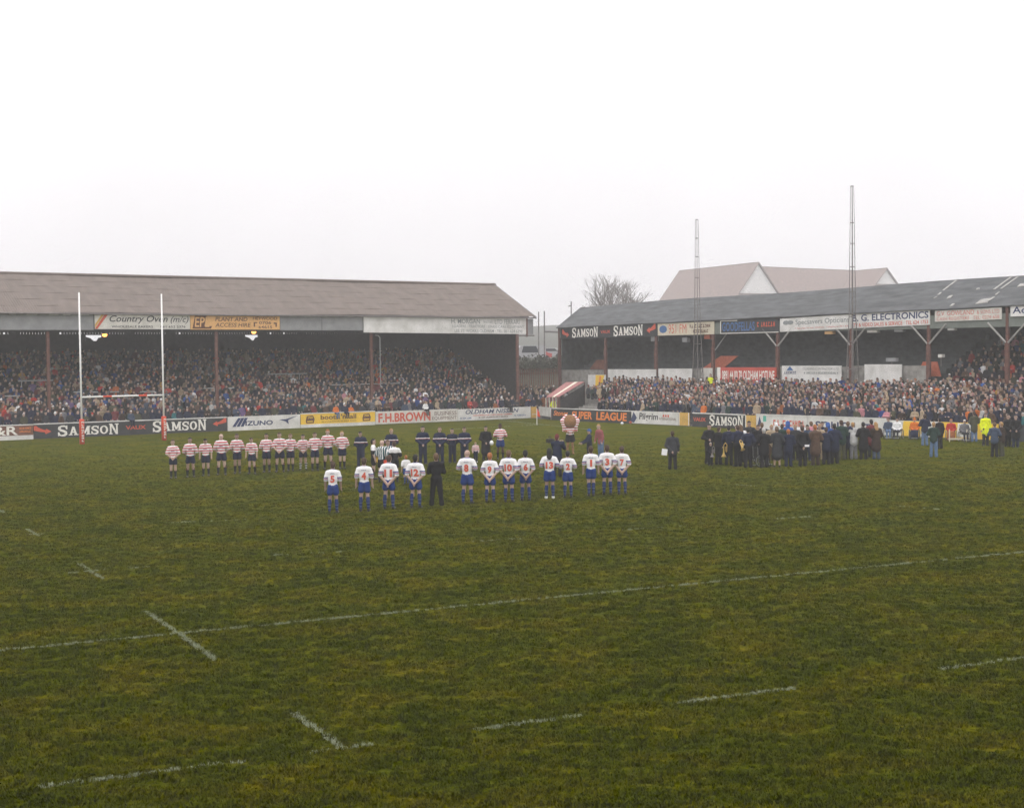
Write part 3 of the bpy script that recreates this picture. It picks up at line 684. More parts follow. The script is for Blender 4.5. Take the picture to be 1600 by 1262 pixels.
# ------------------------------------------------------------------ right stand (along the touchline)
RS = empty('grandstand', tuple(RC), rzR); tag(RS, 'low dark-roofed stand with rust red posts along the right touchline', 'grandstand')
T1 = 8.5; E1 = 62.0
def wz(s): return 4.08+.011*(s+8)           # top of the paddock wall
def ez(s): return 7.96+.0095*(s+9)          # eaves
def rz_(s): return 9.92+.016*(s+10) if s < 5 else 10.16+.012*(s-5)
NR = 15
def rz(t): return .12+max(0, (t-.8))/.5*.118
for k in range(NR):
    t0 = .8+k*.5
    MB().box(-1.5 if k > 4 else 4.2, E1, t0, t0+.498, -.02, .12+k*.118).build('terrace_step', 'concrete', RS)
# wall behind the paddock, in bays
bays = [-8.84,-2.5,3.92,10.56,17.42,24.48,31.17]
for a, b in zip(bays[:-1], bays[1:]):
    MB().box(a+.11, b-.11, T1, T1+.2, 0, wz(a)-.02).build('paddock_wall', 'concrete', RS)
MB().box(31.28, E1, T1, T1+.2, 0, 2.35).build('paddock_wall', 'concrete', RS)
for k in range(12):                                                   # seating deck
    t0 = 8.72+k*.6
    MB().box(-8.6, 31.1, t0, t0+.598, -.02, 3.3+k*.30).build('seat_deck', 'green_board', RS)
    MB().box(31.12, E1, t0, t0+.598, -.02, 2.3+k*.36).build('seat_deck', 'green_board', RS)
MB().box(-10.2, E1, 16.0, 16.2, 0, 8.9).build('rear_wall', 'green_board', RS)
MB().hexa([(-8.95,8.7,0),(-8.8,8.7,0),(-9.95,16.0,0),(-10.1,16.0,0),(-8.95,8.7,8.0),(-8.8,8.7,8.0),(-9.95,16.0,8.9),(-10.1,16.0,8.9)]).build('end_wall', 'green_board', RS)
def roofwave(s, f): return (ez(s)*(1-f)+rz_(s)*f)-8.0+.05*math.sin(s*.23+1)*f+.03*math.sin(s*.9)*(1-f)*.6
rr = corrugated(MB(), -9.05, E1, 8.15, 8.0, 12.0, 8.0, step=.4, amp=.004, th=.06, sk0=-1.0, zz=roofwave).build('roof', 'felt', RS)
corrugated(MB(), -9.05, E1, 16.6, 8.0, 12.0, 8.0, step=.8, amp=.002, th=.05, sk0=-1.0, zz=lambda s, f: 8.7*(1-f)+rz_(s)*f-8.03+.05*math.sin(s*.23+1)*f).build('roof_slope', 'felt', rr)
def roof_pt(px, py):
    """point on the front slope under a pixel"""
    best = None
    d = ray(px, py)
    for tt in np.linspace(0, 1, 81):
        O = RC+nR*(8.15+3.85*tt); n = np.array([-eR[1], eR[0]]); k = (n@O[:2])/(n@d[:2]); q = CP+d*k; s = float((q-RC)@eR)
        h = 8.0+roofwave(s, tt); e = abs(q[2]-h)
        if best is None or e < best[0]: best = (e, s, 8.15+3.85*tt, h)
    return best[1:]
for k, (p, q, wd) in enumerate([((1474,454),(1496,437),.16), ((1466,461),(1470,457.5),.18), ((1553,453),(1580,433),.16), ((1564,452),(1590,433),.16), ((1541,472),(1553,465),.2), ((1459,466.5),(1464,464),.1), ((1556,461),(1561,457),.14)]):
    a = roof_pt(*p); b = roof_pt(*q)
    MB().hexa([(a[0]-wd/2,a[1],a[2]+.02),(a[0]+wd/2,a[1],a[2]+.02),(b[0]+wd/2,b[1],b[2]+.02),(b[0]-wd/2,b[1],b[2]+.02),(a[0]-wd/2,a[1],a[2]+.05),(a[0]+wd/2,a[1],a[2]+.05),(b[0]+wd/2,b[1],b[2]+.05),(b[0]-wd/2,b[1],b[2]+.05)]).build('roof_batten', 'felt_patch', rr)
for k, quad in enumerate([[(1479,467),(1485,466),(1489,462.5),(1483,463)], [(1524,475.5),(1543,473.5),(1548,467),(1533,469)], [(1484,479),(1489,478),(1492,475),(1488,475.5)], [(1589,449),(1600,447),(1600,443.5),(1594,444.5)], [(1525,453),(1530,452.4),(1531,451),(1527,451.5)]]):
    P = [roof_pt(*q) for q in quad]; mb = MB(); mb.add([(p[0], p[1], p[2]+.06) for p in P]+[(p[0], p[1], p[2]-.01) for p in P], [(0,1,2,3),(0,4,5,1),(1,5,6,2),(2,6,7,3),(3,7,4,0)]); mb.build('roof_patch', 'felt_patch', rr)
MB().box(-9.0, E1, 8.34, 8.44, 7.0, 7.9).build('fascia_backing', 'green_fascia', RS)
posts = [-8.84,-2.5,3.92,10.56,17.42,24.48,31.17,37.31,43.6,50.0]
for i, s in enumerate(posts):
    o = MB().box(s-.10, s+.10, 8.30, 8.5, .5, ez(s)-.1).build('post', 'rust', RS)
    MB().box(s-.14, s+.14, 8.26, 8.29, .5, 5.9).build('post_flange', 'rust', o)
    if i >= 4:
        for sg in (-1, 1): MB().tube((s+sg*.08, 8.3, 5.95), (s+sg*1.45, 8.3, 7.3), .065, .065, 6).build('brace', 'felt_patch', o)
    if i == 3:
        MB().tube((s+.1, 8.5, 5.7), (s+.9, 9.0, 7.0), .05, .05, 6).build('brace', 'galvanised', o)
# stair side panels, loudspeakers, notices hanging under the eaves
def stairside(px0, px1, px2, px3, ylo, yhi, t, m, name, label):
    P = [on_plane(px0, ylo, RC+nR*t, eR), on_plane(px1, ylo, RC+nR*t, eR), on_plane(px2, yhi, RC+nR*t, eR), on_plane(px3, yhi, RC+nR*t, eR)]
    mb = MB(); b = [tuple(p) for p in P]; o = [tuple(p+nR*.08) for p in P]
    mb.add(b+o, [(0,1,2,3),(7,6,5,4),(0,4,5,1),(1,5,6,2),(2,6,7,3),(3,7,4,0)])
    return tag(mb.build(name, m), label, 'panel')
stairside(1095, 1128, 1153, 1126, 577, 556, 9.6, 'orange_plastic', 'stair_panel', 'dull red stair side panel in the dark stand above the hotline board')
stairside(921, 945, 945, 932, 577, 562, 9.8, 'brick', 'stair_panel', 'dark red stair side panel at the far end of the right stand')
stairside(1432, 1470, 1464, 1442, 588, 565, 9.3, 'orange_plastic', 'stair_panel', 'orange red stair side panel beside the seated spectators')
for i, (px, py, wpx, hpx, m, lb) in enumerate([(1022,529,9,8,'galvanised','small grey notice under the roof beside the cream board'), (1071,531,9,7,'grey_fascia','grey loudspeaker box under the cream board'), (1106,525,10,9,'orange_plastic','pale red box hanging under the cream board'), (1296,518,13,8,'orange_board','pale orange box hanging under the opticians board'), (1364,515,16,9,'off_white','wide white box under the electronics board'), (1405,514,13,9,'grey_fascia','grey box hanging under the electronics board, right of the white box'), (1487,511,10,10,'white_paint','white loudspeaker under the till sellers board'), (1470,556,6,5,'off_white','tiny pale notice beside the seated spectators'), (1393,562,15,6,'grey_fascia','small grey sign on the dark seats above the blank white board')]):
    q = on_plane(px, py, RC+nR*8.55, eR); s = float((q-RC)@eR); k = float(q[1])/FPX
    r = empty('loudspeaker' if wpx > 8 and i in (1, 6) else 'hanging_box', (q[0], q[1], q[2]), rzR); tag(r, lb, 'box')
    wd, hh = wpx*k*.6, hpx*k*.5
    MB().box(-wd, wd, -.1, .25, -hh, hh).build('casing', m, r); MB().box(-wd*.8, wd*.8, -.12, -.1, -hh*.8, hh*.8).build('front_panel', m, r)
    if i < 7: MB().tube((0, .1, hh), (0, .1, hh+.5), .02).build('hanger', 'steel', r)
    else: MB().box(-.03, .03, .0, .06, -hh-.6, -hh).build('stand', 'steel', r)
# ------------------------------------------------------------------ lattice floodlight masts
def mast(px, base_y, top_y, t, label, hw=.42):
    q = on_plane(px, 560, RC+nR*t, eR); s = float((q-RC)@eR); p = Rs(s, t); top = on_plane(px, top_y, RC+nR*t, eR)[2]
    r = empty('floodlight_mast', tuple(p), rzR); tag(r, label, 'mast', 'lattice masts in front of the right stand')
    def half(z): return hw*max(.22, (1-.62*min(1, z/8.0))) if z < 8 else hw*(.38-.20*(z-8)/(top-8))
    zs = [0, 2, 4.2, 6.2, 8, 9.8, 11.6, 13.3, 14.8, top]
    for sx, sy in ((-1,-1),(1,-1),(1,1),(-1,1)):
        mb = MB()
        for a, b in zip(zs[:-1], zs[1:]): mb.tube((sx*half(a), sy*half(a), a), (sx*half(b), sy*half(b), b), .046-.0017*a, .046-.0017*b, 5)
        mb.build('leg', 'steel', r)
    for z in zs[1:]:
        h = half(z); mb = MB()
        for a, b in (((-h,-h),(h,-h)), ((h,-h),(h,h)), ((h,h),(-h,h)), ((-h,h),(-h,-h))): mb.tube((*a, z), (*b, z), .028, .028, 5)
        mb.build('rung', 'steel', r)
    for a, b in zip(zs[:3], zs[1:4]):
        mb = MB(); h0, h1 = half(a), half(b); mb.tube((-h0,-h0,a), (h1,-h1,b), .018, .018, 4); mb.tube((-h0,h0,a), (h1,h1,b), .018, .018, 4); mb.build('lattice_brace', 'steel', r)
    MB().tube((.0,.0,0), (.0,.0,top), .02, .015, 5).build('cable', 'steel', r)
mast(1090, 590, 343, 7.6, 'thin steel lattice mast in front of the cream board on the right stand')
mast(1332, 600, 291, 7.6, 'taller steel lattice mast between the opticians and electronics boards', .44)

# ------------------------------------------------------------------ boards on the left fascia
def Lb(s0, s1, t=1.93): return Ls(s0, t), Ls(s1, t)
B = board('white bakery board with dark serif lettering and red stripes on left roof', *Lb(-37.1, -29.9), 7.66, 8.74, 'off_white')
B.txt('Country Oven', .15, .76, .36, .93, 'ink_black', .28, .012); B.txt('(m/c)', .79, .985, .36, .90, 'ink_black', .28, .004)
B.txt('WHOLESALE BAKERS', .17, .60, .09, .25, 'ink_black', 0, .018); B.txt('061 652 2376', .68, .95, .09, .25, 'ink_black', 0, .016)
B.pl('stripe', [(.0,.02),(.025,.02),(.135,.98),(.10,.98)], 'ink_red'); B.pl('stripe', [(.002,.32),(.002,.10),(.095,.98),(.07,.98)], 'tan_board', .01)
B = board('orange hire board with dark brown lettering beside the bakery board', *Lb(-29.86, -22.56), 7.64, 8.74, 'orange_board')
B.pl('frame', [(.02,.06),(.22,.06),(.235,.24),(.15,.24),(.175,.94),(.05,.94)], 'ink_brown'); B.txt('EPL', .045, .205, .18, .86, 'orange_board', .1, .015, dy=.012)
B.txt('PLANT AND', .27, .63, .58, .86, 'ink_brown', .15, .014); B.txt('ACCESS HIRE', .27, .665, .18, .46, 'ink_brown', .15, .014)
B.txt('HEYWOOD', .69, .97, .68, .90, 'ink_brown', .1, .012); B.txt('0706', .76, .90, .38, .58, 'ink_brown', 0, .012); B.txt('64615', .755, .91, .08, .28, 'ink_brown', 0, .012)
B.pl('bracket', [(.70,.2),(.715,.2),(.715,.45),(.74,.45),(.74,.52),(.70,.52)], 'ink_brown'); B.pl('bracket', [(.965,.2),(.95,.2),(.95,.4),(.93,.4),(.93,.5),(.965,.5)], 'ink_brown')
B = board('long white tractor dealer board, mostly blank, at the end of left roof', *Lb(-15.15, .9), 7.42, 8.72, 'white_paint', z0b=7.28, z1b=8.66)
B.txt('H. MORGAN', .52, .70, .62, .92, 'ink_grey', 0, .012); B.txt('TRACTORS', .72, .78, .66, .80, 'ink_grey'); B.txt('LTD FERRARI', .795, .955, .62, .90, 'ink_grey', 0, .004)
B.txt('LOADERS · TRACTORS · GRASS CARE EQUIPMENT', .525, .985, .34, .54, 'ink_grey'); B.txt('LEE ST. WORKS OLDHAM · TEL. 061 624 6390', .54, .975, .08, .27, 'ink_grey', 0, .004)
# ------------------------------------------------------------------ boards on the right fascia
def Rb(px0, px1, t=8.26):
    a = on_plane(px0, 515, RC+nR*t, eR); b = on_plane(px1, 515, RC+nR*t, eR); return a, b
def arrow_hound(B, x0, x1, z0, z1, m, flip=False):
    pts = [(0,.30),(.12,.55),(.05,.95),(.35,.72),(.70,.80),(.72,1.0),(1.0,.52),(.74,.10),(.70,.34),(.4,.22),(.2,.05)]
    pts = [((1-a) if flip else a, b) for a, b in pts]
    if flip: pts = pts[::-1]
    B.pl('emblem', [(x0+(x1-x0)*a, z0+(z1-z0)*b) for a, b in pts], m)
def redhand(B, x0, x1, z0, z1, m, flip=False):
    pts = [(0,.95),(.0,.45),(.30,.30),(.62,.22),(.66,.0),(1.0,.28),(.70,.62),(.66,.45),(.42,.62),(.25,.80),(.12,1.0)]
    pts = [((1-a) if flip else a, b) for a, b in pts]
    if flip: pts = pts[::-1]
    B.pl('emblem', [(x0+(x1-x0)*a, z0+(z1-z0)*b) for a, b in pts], m)
B = board('black board with white slab letters on the right stand fascia', *Rb(876, 1027), 6.86, 7.92, 'black_board', z0b=6.93, z1b=8.08)
slab_word(B, 'SAMSON', .13, .41, .10, .92, 'ink_white'); slab_word(B, 'SAMSON', .57, .865, .10, .92, 'ink_white'); B.txt('VAUX', .435, .535, .36, .62, 'ink_red', 0, .02)
redhand(B, .02, .095, .15, .85, 'ink_red'); redhand(B, .90, .985, .25, .95, 'ink_red', True)
B = board('cream radio board with blue oval and red lettering on right fascia', *Rb(1028, 1116), 6.98, 7.98, 'cream_board', z1b=8.02)
a = [(.10+.07*math.cos(q*.4488), .52+.32*math.sin(q*.4488)) for q in range(14)]; B.pl('badge', a, 'ink_blue')
B.txt('951 FM', .20, .52, .16, .90, 'ink_red', 0, -.006); B.scr(.58, .95, .55, .82, 'ink_brown', 3); B.scr(.60, .93, .15, .40, 'ink_brown', 4)
B = board('dark board with blue lettering and white edging on the right fascia', *Rb(1126, 1217), 7.0, 8.05, 'black_board')
B.txt('GOODFELLAS', .03, .60, .18, .86, 'ink_blue', 0, .02); B.scr(.64, .95, .45, .8, 'ink_red', 8); B.pl('edging', [(0,0),(1,0),(1,.05),(0,.05)], 'ink_white', .01); B.pl('edging', [(0,.05),(.012,.05),(.012,1),(0,1)], 'ink_white', .01); B.pl('edging', [(.012,.95),(.30,.95),(.30,1.0),(.012,1.0)], 'ink_white', .01)
B = board('white opticians board with twin oval mark on the right fascia', *Rb(1219, 1329), 7.04, 8.05, 'white_paint', z0b=7.14, z1b=8.20)
B.txt('Specsavers Opticians', .23, .985, .36, .84, 'ink_grey', 0, .012); B.txt('7 George Street, Oldham. Telephone 061 633', .22, .985, .12, .26, 'ink_red')
for cx in (.09, .155): B.pl('spectacle_mark', [(cx+.045*math.cos(q*.4488), .66+.16*math.sin(q*.4488)) for q in range(14)], 'ink_grey', .004*(cx > .1))
B = board('white electronics board with navy capitals on the right fascia', *Rb(1330, 1453), 7.16, 8.22, 'white_paint', z0b=7.27, z1b=8.30)
B.txt('B. G. ELECTRONICS', .02, .985, .46, .93, 'ink_navy', 0, .022); B.txt('TV & VIDEO SALES & SERVICE · TEL 624 1753', .03, .98, .08, .34, 'ink_red', 0, .008)
B = board('white till sellers board with red serif lettering on right fascia', *Rb(1461, 1565), 7.46, 8.22, 'off_white', z1b=8.30, z0b=7.50)
B.txt('G.V. GOWLAND', .03, .60, .52, .92, 'ink_red', 0, -.004); B.txt('& SONS LTD', .64, .97, .54, .86, 'ink_red', 0, -.008); B.txt('CASH REGISTERS · TEL: 0274 658', .03, .97, .10, .38, 'ink_red', 0, -.008)
B = board('white board with dark letters at the right edge of the fascia', *Rb(1579, 1650), 7.66, 8.36, 'white_paint')
B.txt('Adams', .05, .80, .28, .92, 'ink_navy', 0, .012)
# boards on the paddock wall
def Wb(px0, px1, z0, z1, m, label, t=8.2, **k): 
    a = on_plane(px0, 580, RC+nR*t, eR); b = on_plane(px1, 580, RC+nR*t, eR); return board(label, a, b, z0, z1, m, **k)
B = Wb(950, 1025, 2.6, 4.12, 'white_paint', 'long blank white board on wall under the slab lettered fascia board')
B = Wb(1029, 1082, 2.6, 4.18, 'white_paint', 'blank white board on wall under the cream radio board'); 
B = Wb(1096, 1113, 2.6, 4.24, 'off_white', 'narrow white board beside the lattice mast on paddock wall')
B = Wb(1126, 1213, 3.0, 4.30, 'red_board', 'red hotline board with white letters on the paddock wall'); B.txt('0891 44 00 70 OLDHAM HOTLINE', .03, .97, .25, .80, 'ink_white', 0, .02)
B.pl('edging', [(0,0),(.0,1),(-.06,1),(-.06,0)], 'ink_white')
B = Wb(1222, 1315, 2.8, 4.42, 'white_paint', 'white contractors board with blue triangle mark on the paddock wall')
B.pl('triangle_mark', [(.08,.78),(.20,.78),(.14,.98)], 'ink_blue'); B.txt('CLEANING CONTRACTORS LTD', .36, .96, .80, .92, 'ink_grey'); B.scr(.04, .25, .62, .74, 'ink_navy', 5); B.scr(.38, .95, .62, .72, 'ink_grey', 6)
B = Wb(1351, 1409, 2.8, 4.52, 'white_paint', 'large blank white board right of the second mast')
B = Wb(919, 946, 2.6, 3.65, 'white_paint', 'white and yellow banner beside the striped tunnel canopy', t=7.0, name='banner')
B.pl('yellow_patch', [(.42,.05),(.78,.0),(.95,.98),(.45,.98)], 'yellow_board'); B.pl('dark_figure', [(.60,.2),(.70,.2),(.78,.85),(.68,.9)], 'ink_orange', .01)

# ------------------------------------------------------------------ pitch-side hoardings
def hL(px0, px1):
    def g(px): return at(px, 688.2-.042*px)
    return g(px0), g(px1)
def hR(px0, px1):
    def g(px): return at(px, 656+.047*(px-862))
    return g(px0), g(px1)
WP = 'white_paint'
B = board('brown board with big white letters at the left edge of the hoardings', *hL(-70, 52), .30, .98, 'brown_board', base=WP, rail=WP)
B.txt('R&R', .34, .80, .05, .95, 'ink_white', 0, .02); B.scr(.82, .985, .62, .80, 'ink_orange', 11); B.scr(.82, .985, .30, .48, 'ink_orange', 12)
B = board('long black hoarding with two white slab words behind the rugby goal', *hL(53, 355), .03, 1.0, 'black_board', rail=WP)
slab_word(B, 'SAMSON', .115, .42, .10, .88, 'ink_white'); slab_word(B, 'SAMSON', .595, .885, .12, .95, 'ink_white'); B.txt('VAUX', .455, .56, .38, .68, 'ink_red', 0, .03)
redhand(B, .0, .085, .30, .92, 'ink_red'); redhand(B, .92, .995, .38, 1.0, 'ink_red', True)
B = board('white hoarding with navy capitals and a swooping bird mark', *hL(356, 469), .24, 1.06, WP, base=WP)
B.txt('IZUNO', .235, .615, .12, .56, 'ink_navy', .05, .03)
for k in range(3): B.pl('stroke_mark', [(.06+.055*k,.06),(.10+.055*k,.06),(.18+.045*k,.86),(.14+.045*k,.86)], 'ink_navy', .004*k)
B.pl('bird_mark', [(.70,.58),(.80,.60),(.97,.92),(.83,.50),(.835,.12),(.79,.40)], 'ink_navy')
B = board('yellow hoarding with brown lettering and a badge at both ends', *hL(470, 586), .26, 1.06, 'yellow_board', base=WP, rail=WP)
B.txt("boots 'n' all", .26, .74, .40, .88, 'ink_brown', 0, .022); B.txt('Sporting Goods at their finest', .27, .74, .12, .26, 'ink_brown')
for x in (.07, .83):
    B.pl('badge', [(x,.10),(x+.10,.10),(x+.11,.5),(x+.09,.85),(x+.01,.80),(x-.005,.4)], 'ink_brown'); B.txt('go', x+.012, x+.085, .48, .72, 'yellow_board', .2, .02, dy=.01); B.pl('badge_bar', [(x+.012,.22),(x+.088,.22),(x+.088,.32),(x+.012,.32)], 'yellow_board', .012)
B = board('cream hoarding with big red serif letters beside the yellow one', *hL(587, 715), .04, 1.05, 'off_white')
B.txt('F.H.BROWN', .03, .66, .12, .86, 'ink_red', 0, .035); B.txt('BUSINESS', .71, .985, .52, .84, 'ink_brown', 0, -.004); B.txt('EQUIPMENT', .68, .985, .12, .42, 'ink_brown', 0, -.004)
B = board('white car dealer hoarding with slanted navy capitals', *hL(715.6, 829), .04, 1.0, WP)
B.txt('OLDHAM NISSAN', .10, .83, .55, .92, 'ink_navy', .25, .018); B.scr(.20, .74, .36, .47, 'ink_red', 21); B.scr(.27, .68, .16, .28, 'ink_brown', 22); B.scr(.03, .18, .14, .27, 'ink_blue', 23); B.scr(.77, .93, .22, .35, 'ink_blue', 24)
B = board('narrow tan panel at the corner beside the car dealer hoarding', *hL(830, 838.5), .02, .98, 'tan_board', name='hoarding_panel'); B.pl('batten', [(.1,.3),(.9,.3),(.9,.36),(.1,.36)], 'cream_board')
pa = hL(842, 842)[0]; pb = RC-eR*.15
B = board('plain white hoarding panel behind the corner flag', pa, pb, .25, 1.0, WP, name='hoarding_panel'); B.pl('dark_base', [(.3,-.3),(1,-.3),(1,.0),(.3,-.02)], 'black_board')
B = board('black hoarding with orange capitals near the corner flag', *hR(862, 986), .0, .95, 'black_board', rail=WP)
B.txt('Stones', .03, .22, .40, .86, 'ink_orange', .3, .02); B.txt('SUPER', .27, .53, .20, .86, 'ink_orange', .08, .035); B.txt('LEAGUE', .58, .955, .18, .88, 'ink_orange', .08, .035)
B = board('white hoarding with dark lettering, blue diamond and red marks', *hR(987, 1060), .05, 1.02, WP)
B.pl('diamond_mark', [(-.02,.15),(.055,.05),(.12,.45),(.05,.92)], 'ink_navy'); B.txt('Pilgrim', .17, .58, .18, .86, 'ink_black', .12, .02); B.txt('INTERNATIONAL', .60, .965, .36, .54, 'ink_brown')
for x in (.68, .73, .78): B.pl('cross_mark', [(x,.60),(x+.03,.60),(x+.03,.78),(x,.78)], 'ink_red')
B = board('tan hoarding panel between the white and black hoardings', *hR(1061, 1077), .05, 1.02, 'tan_board', name='hoarding_panel'); B.pl('frame', [(.0,0),(.07,0),(.07,1),(.0,1)], 'ink_white'); B.pl('frame', [(.93,0),(1,0),(1,1),(.93,1)], 'ink_white')
B = board('black hoarding with one white slab word left of the brass band', *hR(1082, 1163.5), .0, .98, 'black_board', rail=WP)
slab_word(B, 'SAMSON', .34, .985, .14, .96, 'ink_white'); B.txt('VAUX', .02, .27, .42, .72, 'ink_red', 0, .03)
B = board('tan hoarding panel behind the brass band', *hR(1165, 1181), .02, 1.0, 'tan_board', name='hoarding_panel'); B.pl('frame', [(.0,0),(.08,0),(.08,1),(.0,1)], 'ink_white')
B = board('white hoarding with dark and teal marks behind the brass band', *hR(1182, 1262), .05, 1.05, WP, rail=WP)
B.pl('dark_mark', [(.02,.2),(.12,.2),(.07,.9)], 'ink_navy'); B.pl('teal_mark', [(.14,.55),(.20,.55),(.20,.95),(.14,.95)], 'ink_teal'); B.scr(.3, .95, .3, .7, 'ink_red', 31)
B = board('white hoarding with dark blue capitals behind the band, on the right', *hR(1263, 1384), .05, 1.06, WP, rail=WP)
B.txt('SOUTH', .10, .62, .15, .72, 'ink_navy', 0, .02); B.txt('IT', .70, .82, .18, .66, 'ink_navy', 0, .02)
B = board('white and yellow hoarding behind the seated people by the pitch', *hR(1385, 1470), .05, 1.02, WP)
B.pl('yellow_patch', [(.28,.0),(.62,.0),(.78,.98),(.33,.98)], 'yellow_board')
B = board('yellow and white hoarding behind the seated people, further right', *hR(1471, 1560), .05, 1.02, 'yellow_board'); B.pl('white_patch', [(.28,.1),(.62,.06),(.55,.96),(.30,.96)], 'ink_white')
B = board('dark hoarding at the right edge of the pitch', *hR(1561, 1660), .02, 1.02, 'black_board', name='hoarding_panel'); B.pl('pole_mark', [(.3,.0),(.315,.0),(.315,.9),(.3,.9)], 'ink_grey')
# ------------------------------------------------------------------ rugby goal and corner flag
gc = (np.array([-27.86, 90.57, 0])+np.array([-23.33, 93.85, 0]))/2
GO = empty('rugby_goal', tuple(gc), math.atan2(3.28, 4.53)); tag(GO, 'white rugby goal with red padded post bases in front of black hoarding', 'goal')
for sx in (-1, 1):
    p = MB().tube((sx*2.78, 0, 0), (sx*2.78, 0, 9.8), .062, .05, 12).build('post', 'post_white', GO, True)
    pd = MB().lathe([(.10,.0),(.16,.02),(.165,1.55),(.15,1.62),(.07,1.63)], (sx*2.78, 0, 0), 16).build('post_pad', 'pad_red', GO, True)
    mb = MB()
    for k in range(8):
        z = .18+k*.17; r = random.Random(k)
        mb.box(sx*2.78-.07, sx*2.78-.03, -.178, -.170, z, z+.11); mb.box(sx*2.78-.03, sx*2.78+.05, -.180, -.172, z+(.07 if k % 2 else .0), z+(.11 if k % 2 else .04))
        if k % 3: mb.box(sx*2.78+.03, sx*2.78+.07, -.176, -.168, z, z+.11)
    mb.build('pad_lettering', 'ink_white', pd)
cb = MB().tube((-2.78, 0, 3.05), (2.78, 0, 3.05), .055, .055, 12).build('crossbar', 'post_white', GO, True)
for a in (-1.35, 1.05): MB().tube((a, 0, 3.05), (a+.58, 0, 3.05), .062, .062, 12).build('red_band', 'pad_red', cb)
q = at(839, 664); CF = empty('corner_flag', tuple(q)); tag(CF, 'white corner flag pole with small red flag', 'flag')
MB().tube((0, 0, 0), (0, 0, 1.32), .03, .025, 8).build('pole', 'post_white', CF)
MB().hexa([(.02,-.008,.72),(.26,-.05,.60),(.26,-.04,.60),(.02,.008,.72),(.02,-.008,1.28),(.20,-.05,1.0),(.20,-.04,1.0),(.02,.008,1.28)]).build('flag', 'pad_red', CF)
for px, py, m, lb in ((972,663.5,'paper','small white ball lying by the orange lettered hoarding') , (985,662,'orange_plastic','orange ball lying at the foot of the blue diamond hoarding')):
    q = at(px, py); MB_ = MB().lathe([(0,-.11),(.08,-.085),(.115,-.03),(.115,.03),(.08,.085),(0,.11)], (0, 0, .11), 12); tag(MB_.build('ball', m, None, True, tuple(q)), lb, 'ball')

# ------------------------------------------------------------------ players' tunnel canopy in the corner
A = on_plane(853, 620, RC+nR*1.4, eR); D = on_plane(874, 619, RC+nR*1.4, eR); Bk = on_plane(884, 597, RC+nR*6.2, eR); Cc = on_plane(913, 596, RC+nR*6.2, eR)
TN = empty('tunnel_canopy', (A[0], A[1], 0)); tag(TN, 'sloping red and white striped canopy over the corner tunnel', 'canopy')
o0 = np.array([A[0], A[1], 0])
bandm = ['awning_red', 'awning_white', 'awning_red']; cuts = [0, .48, .66, 1.0]
for k in range(3):
    f0, f1 = cuts[k]+.004, cuts[k+1]-.004
    P = [A+(D-A)*f0-o0, A+(D-A)*f1-o0, Bk+(Cc-Bk)*f1-o0, Bk+(Cc-Bk)*f0-o0]
    MB().hexa([tuple(p-np.array([0, 0, .06])) for p in P]+[tuple(p) for p in P]).build('canopy_strip', bandm[k], TN)
for k in range(9):
    p = A+(D-A)*(k/8)-o0; MB().box(p[0]-.03, p[0]+.03, p[1]-.03, p[1]+.03, .1, p[2]-.07).build('railing_bar', 'awning_red' if k % 2 else 'awning_white', TN)
for p in (D, Cc):
    v = p-o0; MB().tube((v[0], v[1], 0), (v[0], v[1], v[2]-.06), .06, .06, 8).build('support', 'rust', TN)
v0, v1 = D-o0, Cc-o0
MB().hexa([(v0[0],v0[1],.1),(v1[0],v1[1],.1),(v1[0]+.05,v1[1],.1),(v0[0]+.05,v0[1],.1),(v0[0],v0[1],v0[2]-.3),(v1[0],v1[1],v1[2]-.3),(v1[0]+.05,v1[1],v1[2]-.3),(v0[0]+.05,v0[1],v0[2]-.3)]).build('side_wall', 'dark_wood', TN)

# ------------------------------------------------------------------ behind the ground: fence, bank, hedge, cars, poles, tree, houses, hill
PF = empty('paling_fence', (0, 0, 0)); tag(PF, 'tall brown paling fence in the gap between the two stands', 'fence')
fa, fb = Ls(1.2, 7.5), Rs(-8.95, 8.4); L = float(np.hypot(*(fb-fa)[:2])); nP = int(L/.21); pal = MB().box(-.055, .055, -.012, .012, 0, 2.6).mesh('paling'); pal.materials.append(M['fence_wood'])
fr = math.atan2((fb-fa)[1], (fb-fa)[0])
for k in range(nP):
    p = fa+(fb-fa)*((k+.5)/nP); o = bpy.data.objects.new('paling', pal); col.objects.link(o); o.parent = PF; o.location = (p[0], p[1], 1.6+.03*math.sin(k*1.7)); o.rotation_euler[2] = fr+.02*math.sin(k)
for z in (2.2, 3.7):
    m = MB(); m.hexa([(fa[0],fa[1]+.03,z),(fb[0],fb[1]+.03,z),(fb[0],fb[1]+.08,z),(fa[0],fa[1]+.08,z),(fa[0],fa[1]+.03,z+.1),(fb[0],fb[1]+.03,z+.1),(fb[0],fb[1]+.08,z+.1),(fa[0],fa[1]+.08,z+.1)]); m.build('fence_rail', 'fence_wood', PF)
MB().hexa([(fa[0],fa[1]+.3,0),(fb[0],fb[1]+.3,0),(fb[0],fb[1]+.6,0),(fa[0],fa[1]+.6,0),(fa[0],fa[1]+.3,1.7),(fb[0],fb[1]+.3,1.7),(fb[0],fb[1]+.6,1.7),(fa[0],fa[1]+.6,1.7)]).build('fence_footing', 'brick', PF)
